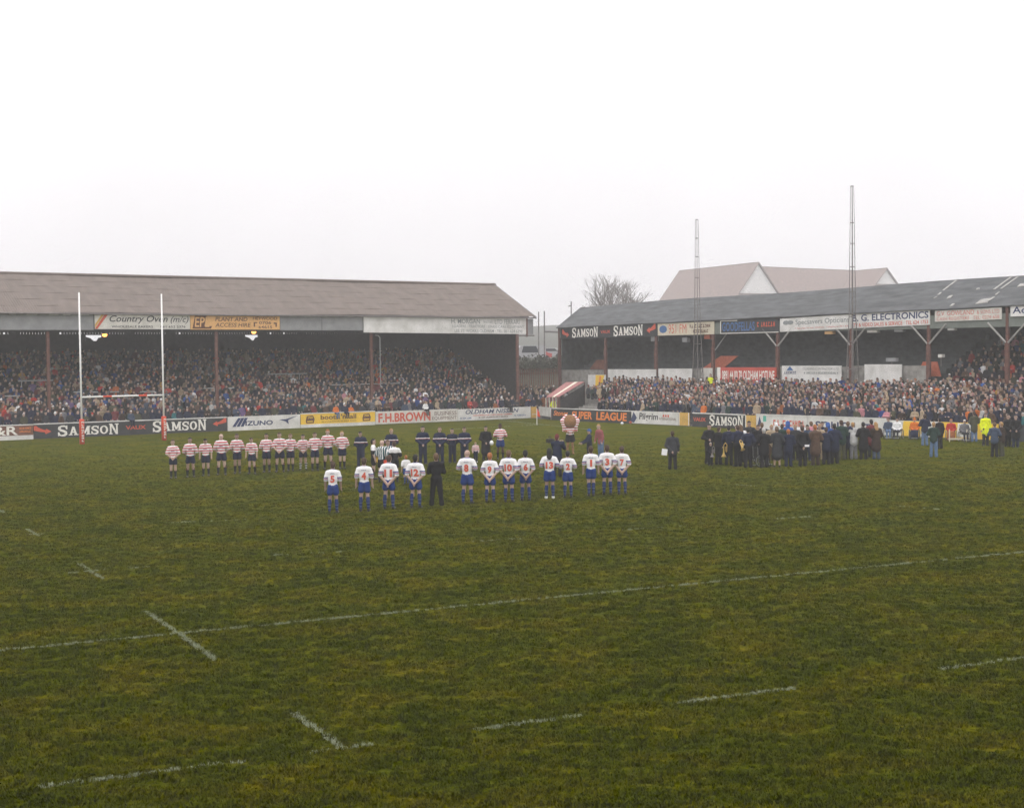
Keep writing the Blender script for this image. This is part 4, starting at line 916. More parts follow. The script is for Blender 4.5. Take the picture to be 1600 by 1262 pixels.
# raised road and bank beyond
bk = MB(); xs_ = np.linspace(-60, 60, 25); V = []; Fq = []
for i, x in enumerate(xs_):
    for j, (y, z) in enumerate([(136, .0), (142, 2.6), (150, 4.3), (165, 4.75), (215, 4.9), (216, 0)]): V.append((x, y, z-.01+.12*math.sin(x*.7+j*2)*(j in (1, 2))))
for i in range(24):
    for j in range(5): a = i*6+j; Fq.append((a, a+6, a+7, a+1))
bk.add(V, Fq); tag(bk.build('bank', 'hedge', None, True), kind='structure')
def leafy(name, c, rx, ry, rz3, n, m, label, cat, seed=0):
    r = np.random.default_rng(seed); mb = MB()
    u = r.normal(size=(n, 3)); u /= np.linalg.norm(u, axis=1)[:, None]; rad = r.random(n)**.4
    lump = 1+.25*np.sin(u[:, 0]*5+seed)+.2*np.sin(u[:, 2]*7)
    P = u*rad[:, None]*lump[:, None]*np.array([rx, ry, rz3])
    P[:, 2] = np.abs(P[:, 2])
    for p in P:
        s = r.uniform(.08, .2); a = r.normal(size=3); b = np.cross(a, r.normal(size=3)); a = a/np.linalg.norm(a)*s; b = b/np.linalg.norm(b)*s*.6
        mb.add([p-a, p+b, p+a, p-b], [(0,1,2,3)])
    rt = empty(name, c); tag(rt, label, cat); mb.build('foliage', m, rt)
    st = MB()
    for k in range(5): st.tube((0, 0, -.2), (rx*.6*math.cos(k*1.3), ry*.6*math.sin(k*1.3), rz3*.8), .05, .02, 5)
    st.build('stem', 'bark', rt); return rt
for k, (px, py, Y, rx, h, lb) in enumerate([(822, 577, 146, 2.1, 1.25, 'dark scrubby bush behind the paling fence beside the left stand'), (848, 575, 150, 2.3, 1.45, 'dark rounded bush in the middle of the gap between stands'), (866, 574, 147, 1.7, 1.5, 'dark bush behind the paling fence beside the right stand')]):
    q = at_depth(px, py, Y); leafy('bush', (q[0], q[1], 3.9), rx, 1.6, h, 900, 'hedge', lb, 'bush', k+3)
def car(px, Y, z, length, m, label, rz, van=False):
    x = (px-800)/FPX*Y; r = empty('parked_car', (x, Y, z), rz); tag(r, label, 'car')
    L = length/2; h = 1.9 if van else 1.42
    prof = [(-L,.35),(-L,.85),(-L*.55,.95),(-L*.38,h),(L*.45,h),(L*.75,.95),(L,.85),(L,.35)] if not van else [(-L,.35),(-L,1.0),(-L*.72,1.1),(-L*.5,h),(L,h),(L,.35)]
    n = len(prof); mb = MB(); mb.add([(a, -.82, b) for a, b in prof]+[(a, .82, b) for a, b in prof], [tuple(range(n)), tuple(range(2*n-1, n-1, -1))]+[(i, i+n, (i+1) % n+n, (i+1) % n) for i in range(n)]); mb.build('body', m, r)
    for s in (-1, 1):
        MB().add([(-L*.45, s*.835, .98), (L*.6, s*.835, .98), (L*.42, s*.835, h-.1), (-L*.34, s*.835, h-.1)], [(0,1,2,3)]).build('side_window', 'glass_dark', r)
        for xx_ in (-L*.62, L*.62): w_ = MB().tube((xx_, s*.7, .32), (xx_, s*.86, .32), .32, .32, 12).build('wheel', 'rubber', r)
car(826, 178, 4.75, 4.3, 'car_white', 'white van parked on the raised road beside the left stand', .15, True)
car(858, 196, 4.95, 4.4, 'car_white', 'white car parked on the raised road, seen above the bushes', -.1)
car(838, 186, 4.75, 4.1, 'car_red', 'small red car parked between two white vehicles on the road', .1)
def pole(px, y0, y1, Y, label, arm=None, r=.09):
    a = at_depth(px, y0, Y); b = at_depth(px, y1, Y); rt = empty('pole', (a[0], a[1], 0)); tag(rt, label, 'pole')
    MB().tube((0, 0, 0), (b[0]-a[0], 0, b[2]), r, r*.7, 8).build('shaft', 'steel', rt)
    if arm:
        k = Y/FPX; MB().tube((b[0]-a[0], 0, at_depth(px, arm[1], Y)[2]), (arm[0]*k, 0, at_depth(px, arm[2], Y)[2]), r*arm[3], r*arm[3], 6).build('arm', 'steel', rt)
    return rt
pole(841.5, 560, 487, 170, 'thin grey pole in the gap beside the left stand', None, .10)
pole(850.5, 560, 486, 165, 'grey pole with a level arm reaching to the right stand', (24, 518, 519, 1.1), .10)
pl_ = pole(892.5, 560, 471, 160, 'street lamp column rising behind the right stand roof', (-3.5, 477.5, 478.5, .7), .09)
# bare tree
def bare_tree(loc, label):
    rt = empty('bare_tree', loc); tag(rt, label, 'tree'); tk = MB(); cr = MB(); r = random.Random(5)
    def grow(p, d, L, rad, lev, mb):
        n = 3; q = p
        for i in range(n):
            d = (d+Vector((r.uniform(-.12, .12), r.uniform(-.12, .12), .05 if lev else 0))).normalized(); nq = q+d*(L/n)
            mb.tube(q, nq, rad*(1-.25*i/n), rad*(1-.25*(i+1)/n), 5 if lev < 3 else 3, cap=False); q = nq
            if lev >= 1 and lev < 5 and i < n-1 and r.random() < .75:
                a = r.uniform(0, 6.28); s = Vector((math.cos(a), math.sin(a), .35)); grow(q, (d+s*.75).normalized(), L*.6, rad*.5, lev+1, cr)
        if lev < 5:
            for k in range(5 if lev == 0 else 3):
                a = r.uniform(0, 6.28) if lev else k*1.26+.3; s = Vector((math.cos(a), math.sin(a), 0)); grow(q, (d+s*r.uniform(.35, .75)).normalized(), L*r.uniform(.66, .82), rad*.62, lev+1, cr)
    grow(Vector((0, 0, 0)), Vector((0, 0, 1)), 4.2, .21, 0, tk)
    tk.build('trunk', 'bark', rt); cr.build('crown', 'bark', rt); return rt
tr = bare_tree(((960-800)/FPX*205, 205, 0), 'leafless tree rising behind the far end of right stand')
mz = max(v.co.z for v in tr.children[1].data.vertices) if tr.children[1].name.startswith('crown') else 14
mzz = [max(v.co.z for v in c.data.vertices) for c in tr.children]; sc_ = 17.4/max(mzz); tr.scale = (sc_*1.08, sc_*1.08, sc_)
# gabled houses on the rise behind
def house(apex, back, L, hw, rh, wall_h, label, name='gabled_building'):
    """ridge runs from the front gable apex back along the unit vector back"""
    r = empty(name, (apex[0], apex[1], 0), math.atan2(back[1], back[0])-math.pi/2); tag(r, label, 'building')
    z = apex[2]; e = z-rh; ov = .5
    MB().box(-hw+.2, hw-.2, .3, L, 0, e+.3).build('wall', 'brick', r)
    MB().add([(-hw*.80, .22, z-rh*.80-.4), (hw*.80, .22, z-rh*.80-.4), (0, .22, z-.55), (-hw*.80, .3, z-rh*.80-.4), (hw*.80, .3, z-rh*.80-.4), (0, .3, z-.55)], [(0,1,2),(5,4,3),(0,3,4,1),(1,4,5,2),(2,5,3,0)]).build('gable', 'render_white', r)
    MB().add([(-hw+.2, .31, e), (hw-.2, .31, e), (0, .31, z-.3)], [(0,1,2)]).build('gable_wall', 'roof_tile', r)
    rf = empty('roof', (0, 0, 0)); rf.parent = r
    for sx in (-1, 1):
        MB().hexa([(0,-ov,z-.18),(sx*(hw+.35),-ov,e-.5),(sx*(hw+.35),L+ov,e-.5),(0,L+ov,z-.18),(0,-ov,z),(sx*(hw+.35),-ov,e-.3),(sx*(hw+.35),L+ov,e-.3),(0,L+ov,z)]).build('roof_slope', 'roof_tile', rf)
    MB().tube((0, -ov, z+.02), (0, L+ov, z+.02), .14, .14, 6).build('ridge_tiles', 'roof_tile', rf)
    return r
b1_ = np.array([-11.2, 23.0]); b1_ /= np.linalg.norm(b1_)
ap = at_depth(1185, 410, 430); house(ap, b1_, 44, 8.9, 11.3, 10, 'large gabled building with reddish roof and white gable, half lost in haze')
ap = at_depth(1385, 419, 450); house(ap, b1_, 15, 5.2, 5.8, 10, 'smaller gabled wing with tiny white gable right of the second mast')
a2 = at_depth(1190, 417, 454); b2_ = at_depth(1352, 424, 484); d2 = (b2_-a2)[:2]; L2 = float(np.hypot(*d2))
house((b2_[0], b2_[1], a2[2]), -d2/L2, L2, 8.6, 11.0, 10, 'long reddish hazy roof linking the two white gabled buildings', 'long_building')
MB().box(-10.9, -10.5, 12.9, 13.3, 8.5, 9.95).build('chimney', 'brick', RS)
# far hill, mostly lost in the haze
hv = MB(); V = []; Fq = []; nx = 60
for i in range(nx+1):
    x = -500+1000*i/nx
    for j, (y, f) in enumerate([(330, 0), (420, .55), (560, 1.0), (800, .2), (900, 0)]): V.append((x, y, f*(15.0+3.5*math.sin(x*.011)+1.5*math.sin(x*.043+1))-.03))
for i in range(nx):
    for j in range(4): a = i*5+j; Fq.append((a, a+5, a+6, a+1))
hv.add(V, Fq); tag(hv.build('hill', 'hedge', None, True), kind='structure')

# ------------------------------------------------------------------ people on the pitch
import bmesh
def decal(o, prims, s, x0, x1, z0, z1, m, name, back=True, bold=.03, off=.028):
    v, f = text_data(s, 0, bold) if isinstance(s, str) else s
    bm = bmesh.new(); vs = [bm.verts.new((x0+(x1-x0)*a, 0, z0+(z1-z0)*b)) for a, b in v]
    for q in f:
        try: bm.faces.new([vs[i] for i in q])
        except ValueError: pass
    bmesh.ops.triangulate(bm, faces=bm.faces[:])
    for _ in range(2):
        es = [e for e in bm.edges if e.calc_length() > .035]
        if es: bmesh.ops.subdivide_edges(bm, edges=es, cuts=1); bmesh.ops.triangulate(bm, faces=[q for q in bm.faces if len(q.verts) > 3])
    P = np.array([q.co[:] for q in bm.verts]); d = 1 if back else -1
    P[:, 0] *= -d; P[:, 1] = .5*d
    H = march(P, (0, -d, 0), prims); H[:, 1] += off*d
    for q, h in zip(bm.verts, H): q.co = h
    me = bpy.data.meshes.new(name); bm.to_mesh(me); bm.free(); me.materials.append(M[m])
    c = bpy.data.objects.new(name, me); col.objects.link(c); c.parent = o; return c
def strokes(n, seed):
    r = random.Random(seed); V = []; F_ = []
    for i in range(n):
        x = i/n; b = len(V); h = r.uniform(.6, 1); V += [(x, 0), (x+.62/n, 0), (x+.62/n, h), (x, h)]; F_.append((b, b+1, b+2, b+3))
    return V, F_
def hgt(x, y, top): q = at(x, y); d = q[1]*math.cos(PITCH)+5.5*math.sin(PITCH); return min(1.98, max(.8, (y-top)*d/FPX*1.0))
ORD = ['first','second','third','fourth','fifth','sixth','seventh','eighth','ninth','tenth','eleventh','twelfth','thirteenth','fourteenth','fifteenth','sixteenth','seventeenth','eighteenth','nineteenth','twentieth','twenty-first','twenty-second','twenty-third','twenty-fourth','twenty-fifth','twenty-sixth','twenty-seventh','twenty-eighth','twenty-ninth','thirtieth']+['%d-th' % i for i in range(31, 90)]
# home side in red and white hoops, facing the camera
home = [(271,747.4,687.6,'front','fair','short','brown',.05),(298,746,684,'behind','tan','short','black',.05),(322,743.6,684.4,'side','fair','short','black',.35),(346.6,742.4,678.4,'behind','pale','bald','brown',.1),
 (371,740,678,'behind','tan','short','brown',.1),(394,740.4,683.6,'side','fair','short','brown',.15),(417,738,678,'behind','tan','short','black',.05),(437.6,737.6,676,'front','fair','short','brown',.1),
 (454.4,736.4,677.6,'behind','fair','short','mid',.1),(474,734.5,679,'front','fair','short','black',.3),(492.4,735.6,676,'behind','fair','short','brown',.1),(513,733,671,'behind','pale','short','ginger',.1),(535,732.4,674.4,'behind','pale','short','fair',.1)]
how = {'front':'hands clasped in front','behind':'hands behind back','side':'arms hanging down'}
for i, (x, y, top, ar, sk, hr, hc, nod) in enumerate(home):
    pos = 'leftmost' if i == 0 else ('rightmost' if i == 12 else ORD[i]+' from left')
    o, pr = person(at(x, y), random.uniform(-.15, .25), hgt(x, y, top), dict(skin='skin_'+sk, hair='hair_'+hc, top='hoops', cuff='hoops', bottom='cloth_navy', sock='sock_hoop' if i == 9 else 'sock_black'),
        'hooped rugby player, %s in the red and white row, %s' % (pos, how[ar]), 'red and white hooped players in a row', arms=ar, lower='shorts', hair=hr, nod=nod+(.0, .12, .22)[i % 3], stance=(.10, .14, .12, .155)[i % 4], bulk=(1.0, 1.08, 1.04)[(i*2+i//3) % 3], lean=(0.0, .08)[i % 2])
    decal(o, pr, strokes(6, i), -.085, .085, 1.255, 1.305, 'ink_navy', 'shirt_logo', back=False)
o, pr = person(at(782, 717.5), .05, 1.86, dict(skin='skin_dark', hair='hair_black', top='hoops', bottom='shorts_royal', sock='sock_black'), 'hooped player standing beside the man in long black coat', arms='elbow', lower='shorts', hair='short', nod=.1, stance=.13, bulk=1.08)
# visiting side in white, backs to the camera
away = [('5',520.8,801.3,722.2,'side','tan','short','brown',.13),('4',569.7,798.7,716,'side','fair','short','brown',.13),('11',608,795.5,711.6,'behind','fair','short','brown',.14),('12',650,793.4,711,'behind','fair','short','black',.14),
 ('8',730.5,787,703,'elbow','fair','bald','brown',.14),('9',766,785,708.4,'behind','pale','short','ginger',.13),('10',795.4,784.3,704,'behind','fair','short','mid',.12),('6',821.5,782,704,'behind','tan','short','black',.13),
 ('13',859,779,701,'elbow','tan','long','black',.12),('2',887.6,777.6,705,'elbow','fair','short','black',.12),('1',923.8,775,698,'side','fair','short','brown',.08),('3',949,773.3,696,'behind','fair','short','brown',.12),('7',972,772.3,698,'behind','fair','short','brown',.12)]
NW = {'5':'five','4':'four','11':'eleven','12':'twelve','8':'eight','9':'nine','10':'ten','6':'six','13':'thirteen','2':'two','1':'one','3':'three','7':'seven'}
for num, x, y, top, ar, sk, hr, hc, st in away:
    o, pr = person(at(x, y), math.pi+random.uniform(-.22, .12), hgt(x, y, top), dict(skin='skin_'+sk, hair='hair_'+hc, top='white_shirt', cuff='cuff', bottom='shorts_royal', sock='sock_royal', shoe='boot_white' if num == '13' else 'boot'),
        'player in white shirt with red number %s, back to camera' % NW[num], 'white shirted players in a row', arms=ar, lower='shorts', hair=hr, stance=st, bulk=1.10 if num in ('8','12','13','10') else 1.03, nod=(.05, .2, .35)[int(num) % 3], lean=(0.0, .07)[int(num) % 2])
    wd = .077 if len(num) == 1 else .135
    if num == '1': wd = .04
    decal(o, pr, num, -wd, wd, 1.08, 1.33, 'ink_red', 'shirt_number', bold=.05); decal(o, pr, strokes(7, int(num)), -.085, .085, 1.385, 1.42, 'ink_navy', 'shirt_name')
person(at(682.3, 790), math.pi+.05, hgt(682.3, 790, 709), dict(hair='hair_mid', top='cloth_black', bottom='cloth_black'), 'man in black tracksuit among the white shirts, back to camera', arms='folded', lower='trousers', stance=.17, bulk=1.05)
# staff in navy tracksuits
for i, (x, y, top, ar, hc, lb, nod) in enumerate([(564,729.7,673.8,'behind','black','leftmost tracksuited man, head bowed, beside the hooped row',.45),(612,727,670,'front','fair','tracksuited man standing behind the huddle of match officials',.2),(661,725.4,666.6,'front','black','tracksuited man, leftmost of the four left of the child',.15),
   (687.6,724.8,667.4,'front','mid','tracksuited man, second of the four left of the child',.15),(707,723.3,670,'behind','black','shorter tracksuited man, third of the four left of the child',.15),(726,724.4,667.4,'front','brown','tracksuited man, rightmost of the four, next to the child',.2)]):
    person(at(x, y), random.uniform(-.1, .2), hgt(x, y, top), dict(hair='hair_'+hc, top='tracksuit_top', bottom='cloth_navy'), lb, 'staff in navy tracksuits', arms=ar, lower='trousers', nod=nod, stance=.12, bulk=1.06)
person(at(743.3, 722), .2, 1.02, dict(hair='hair_fair', top='hoops', bottom='cloth_navy', shoe='boot_white'), 'small child in hooped shirt beside the man in long black coat', arms='side', lower='trousers', bulk=1.15, stance=.1)
o, _ = person(at(759.4, 719.5), .1, 1.78, dict(hair='hair_black', top='cloth_black', bottom='cloth_black'), 'man in long black overcoat holding a white ball', arms='side', arms2='front', lower='trousers', coat=.5, nod=.2, bulk=1.1)
q = at(759.4, 719.5); tag(MB().lathe([(0,-.13),(.06,-.11),(.10,-.04),(.10,.04),(.06,.11),(0,.13)], n=12).build('ball', 'paper', None, True, (q[0]+.30, q[1]-.12, .93)), 'white rugby ball held at the side of the black overcoat', 'ball')
# match officials in a huddle
person(at(584, 749), .55+1.2, 1.80, dict(hair='hair_black', top='official_top', bottom='cloth_black', sock='sock_black'), 'touch judge in black and white top, left of the officials huddle', arms='side', lower='shorts', nod=.05, stance=.1)
person(at(597, 753.5), math.pi-.4, 1.82, dict(skin='skin_pale', hair='hair_ginger', top='stripe_top', bottom='cloth_black', sock='sock_black'), 'bald official in striped teal and white shirt', arms='front', lower='shorts', hair='bald', nod=.25, stance=.11)
person(at(607.5, 751), -.3, 1.80, dict(hair='hair_mid', top='stripe_top', bottom='cloth_black', sock='sock_black'), 'brown haired official in striped teal shirt, middle of huddle', arms='front', lower='shorts', nod=.4)
person(at(617, 753), math.pi+.3, 1.76, dict(hair='hair_brown', top='official_top', bottom='cloth_black', sock='sock_black'), 'touch judge in black and white top, right of the officials huddle', arms='front', lower='shorts', nod=.3)
q = at(589, 752.5); f_ = empty('line_flag', (q[0], q[1]-.1, .78)); tag(f_, 'small yellow flag held by the left touch judge', 'flag'); MB().tube((0,0,.0), (.0,-.02,.5), .012).build('stick', 'fence_wood', f_)
MB().hexa([(0,-.03,.12),(.17,-.05,.0),(.17,-.03,.0),(0,0,.12),(0,-.03,.38),(.22,-.05,.28),(.22,-.03,.28),(0,0,.38)]).build('flag', 'yellow_board', f_)
q = at(600, 756); f_ = empty('line_flag', (q[0], q[1]-.1, .62)); tag(f_, 'red and yellow flag held low in the middle of the huddle', 'flag'); MB().tube((0,0,0), (0,-.02,.4), .012).build('stick', 'fence_wood', f_); MB().box(.0,.16,-.04,-.02,.05,.25).build('flag', 'yellow_board', f_); MB().box(.02,.2,-.045,-.025,.26,.42).build('flag', 'pad_red', f_)
person(at(634.6, 757), math.pi+.5, 1.24, dict(hair='hair_ginger', top='white_shirt', bottom='cloth_royal', sock='sock_royal'), 'small child in white and blue kit between the officials and number twelve', arms='side', lower='shorts', bulk=1.1, stance=.1)
# costumed figure reduced to a plain brown-hooded person in a hooped shirt
person(at(891, 709.5), .05, 1.96, dict(skin='fur_brown', hair='fur_brown', top='hoops', cuff='hoops', bottom='cloth_black', sock='fur_brown', shoe='fur_brown'), 'person in hooped shirt and big brown furry hood near the corner', arms='elbow', lower='shorts', hat='ruff', hair='short', bulk=1.30, stance=.14)
# cameraman, woman in blue hat, leaning man
person(at(871, 745), math.pi-.5, 1.88, dict(hair='cloth_maroon', top='cloth_navy', bottom='cloth_black'), 'cameraman in dark anorak and dark red cap filming the corner', arms='camera', lower='trousers', hat='cap', coat=.12, bulk=1.12, stance=.14)
q = at(871, 745); VC = empty('video_camera', (q[0]-.32, q[1]+.42, 1.60), -.5); tag(VC, 'black video camera held by the cameraman', 'camera'); MB().box(-.08,.08,-.2,.2,-.08,.1).build('camera_body', 'rubber', VC); MB().tube((0,.2,.01), (0,.36,.01), .05, .06, 10).build('lens', 'glass_dark', VC); MB().tube((0,-.1,.17), (0,.12,.17), .018).build('handle', 'rubber', VC)
person(at(921, 722), -1.35, 1.66, dict(hair='cloth_blue', top='cloth_navy', bottom='cloth_black'), 'person in blue woolly hat and dark coat pointing to the left', arms='point', lower='trousers', hat='cap', coat=.2)
person(at(939, 716), -.9, 1.78, dict(skin='skin_pale', hair='hair_fair', top='checked', bottom='cloth_jeans'), 'fair haired man in red checked jacket leaning to the left', arms='side', lower='trousers', nod=.25, coat=.1, lean=.25)
o, _ = person(at(1051, 733.5), math.pi-.1, 1.80, dict(hair='hair_brown', top='cloth_charcoal', bottom='cloth_black'), 'man standing alone, hands behind back, holding a white sheet', arms='behind', arms2='side', lower='trousers', coat=.12, bulk=1.12, stance=.13)
q = at(1051, 733.5); tag(MB().hexa([(-.14,-.01,-.15),(.12,-.01,-.19),(.12,0,-.19),(-.14,0,-.15),(-.10,-.01,.15),(.16,-.01,.11),(.16,0,.11),(-.10,0,.15)]).build('paper_sheet', 'paper', None, False, (q[0]-.40, q[1]-.10, .86)), 'white sheet of paper hanging from the lone man\'s hand', 'paper')
# ------------------------------------------------------------------ brass band in a ring
band = [ # x, feet y, top y, turn, top, bottom, hair, arms, coat, label
 (1108,724.8,662.5,.35,'black','black','black','elbow',.1,'bandsman in black suit and white shirt at the left end of the band'),
 (1123,725.8,667,2.4,'black','black','brown','front',.1,'dark suited bandsman, back half turned, second from the left end'),
 (1139,726.7,665,2.9,'navy','black','black','side',.0,'bandsman in navy jacket with a gold horn at his side'),
 (1153,728.6,664,3.6,'navy','black','brown','elbow',.0,'bandsman in navy with white collar, fourth from the left end'),
 (1169,730.5,668,3.1,'navy','black','black','elbow',.0,'bandsman in dark navy with white collar strap left of the wheelchair'),
 (1194,730.5,669,3.3,'black','black','grey','elbow',.25,'grey haired person in black coat just right of the wheelchair'),
 (1214,729.8,667,3.1,'charcoal','skirt','mid','elbow',.45,'person in dark coat with bare legs at the front of the band'),
 (1232,729,671,3.0,'navy','navy','ginger','front',.2,'ginger haired person in navy coat at the front of the band'),
 (1254,728.2,666,3.2,'black','black','brown','behind',.25,'person in black coat holding a white card behind the back'),
 (1274,727,664,3.3,'brown','dark_brown','ginger','elbow',.35,'person in brown coat with beige shawl in the front of the band'),
 (1291,725.5,668,3.0,'navy','black','brown','elbow',.2,'person in navy coat, second from the right end of front ring'),
 (1304,724.5,663,3.2,'navy','black','black','elbow',.25,'person in navy coat with white glove at right of front ring')]
back = [(1158,722,664,'white','black','mid','person in white shirt behind the left half of the band'),(1171,719,658,'charcoal','black','black','tall dark haired man behind the wheelchair'),(1184,722,664,'black','black','brown','man in black coat directly behind the wheelchair'),(1191,718,661,'black','black','mid','man in black jacket and white shirt looking over the wheelchair'),
 (1205,719,664,'beige','brown','fair','fair haired person in beige coat behind the front of the band'),(1213,715,661,'light_grey','grey','white','white haired person in pale coat deep in the band'),(1222,718,663,'dark_green','black','brown','person in dark green coat in the middle of the band'),(1231,716,659,'blue','navy','black','person in bright blue hooded coat in the middle of the band'),
 (1243,719,664,'charcoal','black','fair','fair haired person in charcoal coat in the middle of the band'),(1252,715,660,'white','grey','brown','person in white jacket deep in the middle of the band'),(1262,720,664,'slate_blue','navy','black','person in slate blue coat behind the white card'),(1268,715,659,'pink','grey','mid','person in pale pink coat at the back of the band'),
 (1281,719,663,'beige','beige','fair','person in beige coat beside the brown coat with shawl'),(1284,714,659,'navy','black','black','person in navy coat at the back of the band, right half'),(1294,718,661,'blue','navy','white','white haired person with light blue hood right of the beige coat'),(1303,715,662,'olive','black','brown','person in olive coat at the back right of the band'),
 (1315,718,655,'dark_green','olive','brown','tall person in dark green coat at the right of the band'),(1325,717,659,'navy','black','mid','person in navy jacket between dark green and light grey coats'),(1334,717.2,660.5,'light_grey','grey','fair','person in light grey raincoat leaning at the right of the band'),
 (1349,717.5,660,'black','black','black','person in knee length black coat near right end of band'),(1369,717,660,'dark_brown','slate_blue','fair','fair haired person in long brown coat at the right end of band'),(1362,714,656,'maroon','black','black','dark haired person in maroon coat behind the long brown coat')]
for i, (x, y, top, rz0, tp, bt, hc, ar, ct, lb) in enumerate(band):
    person(at(x, y), rz0, hgt(x, y, top), dict(hair='hair_'+hc, top='cloth_'+tp, bottom='cloth_'+('black' if bt == 'skirt' else bt)), lb, 'brass band gathered in a ring', arms=ar, lower='skirt' if bt == 'skirt' else 'trousers', coat=ct, nod=.25, bulk=1.1 if i % 2 else 1.02, stance=.11)
for i, (x, y, top, tp, bt, hc, lb) in enumerate(back):
    lng = .42 if x in (1349, 1369) else (.25 if i % 2 else .12)
    person(at(x, y), random.choice([3.3, 2.8, .3, -.4, 2.2]) if x < 1310 else math.pi+random.uniform(-.4, .4), hgt(x, y, top), dict(hair='hair_'+hc, top='cloth_'+tp, bottom='cloth_'+bt), lb, 'brass band gathered in a ring', arms='elbow' if i % 2 else 'front', lower='trousers', coat=lng, nod=.3, bulk=1.08, hair='long' if i % 5 == 0 else 'short', hood=(x in (1231, 1294)), lean=.2 if x == 1334 else 0.0)
person(at(1110.5, 727.5), .2, 1.12, dict(hair='hair_grey', top='cloth_black', bottom='cloth_black'), 'child in black standing in front of the black suited bandsman', arms='front', lower='trousers')
def horn(px, py, z, rz0, label, s=1.0, tiltx=0.0, m='gold'):
    q = at(px, py); r = empty('brass_horn', (q[0], q[1], z), rz0); r.rotation_euler[0] = tiltx; r.scale = (s, s, s); tag(r, label, 'instrument', 'brass instruments of the band')
    MB().lathe([(.02,-.30),(.025,-.1),(.035,.1),(.06,.22),(.10,.30),(.15,.36),(.145,.36),(.05,.2),(.0,.19)], n=14).build('bell', m, r, True)
    MB().path([(.02,0,-.30),(.10,0,-.38),(.18,0,-.30),(.18,0,.05),(.12,0,.12)], .022, 8).build('tubing', m, r, True)
    v = MB()
    for k in range(3): v.tube((.10+.045*k, -.02, -.18), (.10+.045*k, -.02, .06), .02, .02, 8)
    v.build('valves', m, r)
horn(1131, 729, .80, .2, 'gold horn hanging between second and third bandsmen', .9, math.pi)
horn(1158, 732, 1.12, .4, 'gold horn held at the waist beside the white collared bandsman', .75, 2.5)
horn(1113, 729, .72, .3, 'small dark horn with pale bell held by the child in black', .7, math.pi, 'steel')
q = at(1256, 729.5); tag(MB().box(-.11, .11, -.015, 0, -.05, .05).build('card', 'paper', None, False, (q[0]+.15, q[1]-.02, 1.02)), 'small white card held behind a black coat in the band', 'paper')
# ------------------------------------------------------------------ seated figures and wheelchairs
def seated(x, y, h, rz0, mats, label, group=None, blanket=None, hat=None, hood=False):
    q = at(x, y); o, pr = person(q, rz0, h, mats, label, group, arms='front', lower='seated', nod=.1, bulk=1.08, hat=hat, hood=hood)
    if blanket:
        s = h/1.78; b = MB(); V = []; Fq = []
        prof = [(-.10,.60),(-.25,.64),(-.42,.63),(-.53,.50),(-.57,.30),(-.56,.10)]
        for k, (yy_, zz_) in enumerate(prof):
            for i in range(7): a = (i-3)/3; V.append((a*.27, yy_+.02*math.cos(i*2), zz_-.10*abs(a)**3))
        for k in range(5):
            for i in range(6): a = k*7+i; Fq.append((a, a+1, a+8, a+7))
        b.add(V, Fq); c = b.build('blanket', blanket, o, True); c.modifiers.new('thickness', 'SOLIDIFY').thickness = .02
    return o
def wheelchair(x, y, rz0, label):
    q = at(x, y); r = empty('wheelchair', tuple(q), rz0); tag(r, label, 'wheelchair', 'wheelchairs at the pitch side')
    for sx in (-1, 1):
        w_ = empty('wheel', (sx*.30, .08, .31)); w_.parent = r
        MB().ring((0, 0, 0), (1, 0, 0), .29, .02, 24, 6).build('tyre', 'rubber', w_, True); MB().ring((sx*.04, 0, 0), (1, 0, 0), .26, .010, 24, 5).build('hand_rim', 'galvanised', w_, True)
        sp_ = MB()
        for k in range(10): a = k*.628; sp_.tube((0, 0, 0), (0, .28*math.cos(a), .28*math.sin(a)), .004, .004, 3)
        sp_.build('spokes', 'galvanised', w_)
        MB().ring((sx*.22, -.42, .10), (1, 0, 0), .08, .018, 14, 6).build('caster', 'rubber', r)
        MB().path([(sx*.24,.20,1.0),(sx*.24,.18,.45),(sx*.24,-.35,.45),(sx*.22,-.42,.12)], .014).build('side_frame', 'galvanised', r)
        MB().path([(sx*.24,.20,.97),(sx*.24,.32,.97)], .018).build('push_handle', 'rubber', r)
    MB().box(-.23, .23, -.36, .14, .44, .48).build('seat', 'rubber', r); MB().box(-.23, .23, .15, .18, .5, .92).build('backrest', 'rubber', r)
    MB().box(-.2, .2, -.62, -.45, .10, .12).build('footplate', 'galvanised', r)
wheelchair(1186, 729, 1.9, 'wheelchair with silver rimmed wheel at the front of the band')
seated(1186, 729, 1.6, 1.9, dict(hair='hair_brown', top='cloth_black', bottom='cloth_black'), 'person in black seated in the wheelchair at the band')
for x, y, tp, bt, hc, bl, hat, lb, lw in [(1388,685.5,'slate_blue','jeans','brown',None,None,'seated person in slate blue coat, leftmost by the pitch side','wheelchair with spoked wheel, leftmost by the pitch side'),
   (1402,685.8,'white','charcoal','black',None,None,'seated person in white top, second by the pitch side','wheelchair second from left by the pitch side'),
   (1429,686,'orange','navy','brown','cloth_navy','bobble','seated person in orange coat under a navy blanket','wheelchair under the orange coat and navy blanket'),
   (1486,688,'red','rust_coat','ginger','cloth_rust_coat',None,'seated person in red coat under a rust blanket','wheelchair under the red coat and rust blanket'),
   (1507,689.5,'grey','charcoal','white',None,None,'grey coated seated person right of the rust blanket','wheelchair right of the rust blanket')]:
    r0 = random.uniform(-.5, -.1); wheelchair(x, y, r0, lw); seated(x, y, 1.62, r0, dict(hair='cloth_orange' if hat else 'hair_'+hc, top='cloth_'+tp, bottom='cloth_'+bt), lb, 'seated people at the pitch side', bl, hat)
FR = empty('low_barrow', tuple(at(1497, 690)), -.2); tag(FR, 'low pale wooden trolley frame in front of the grey coated seated person', 'trolley'); MB().box(-.55,.55,-.06,.0,.12,.22).build('front_rail', 'cream_board', FR)
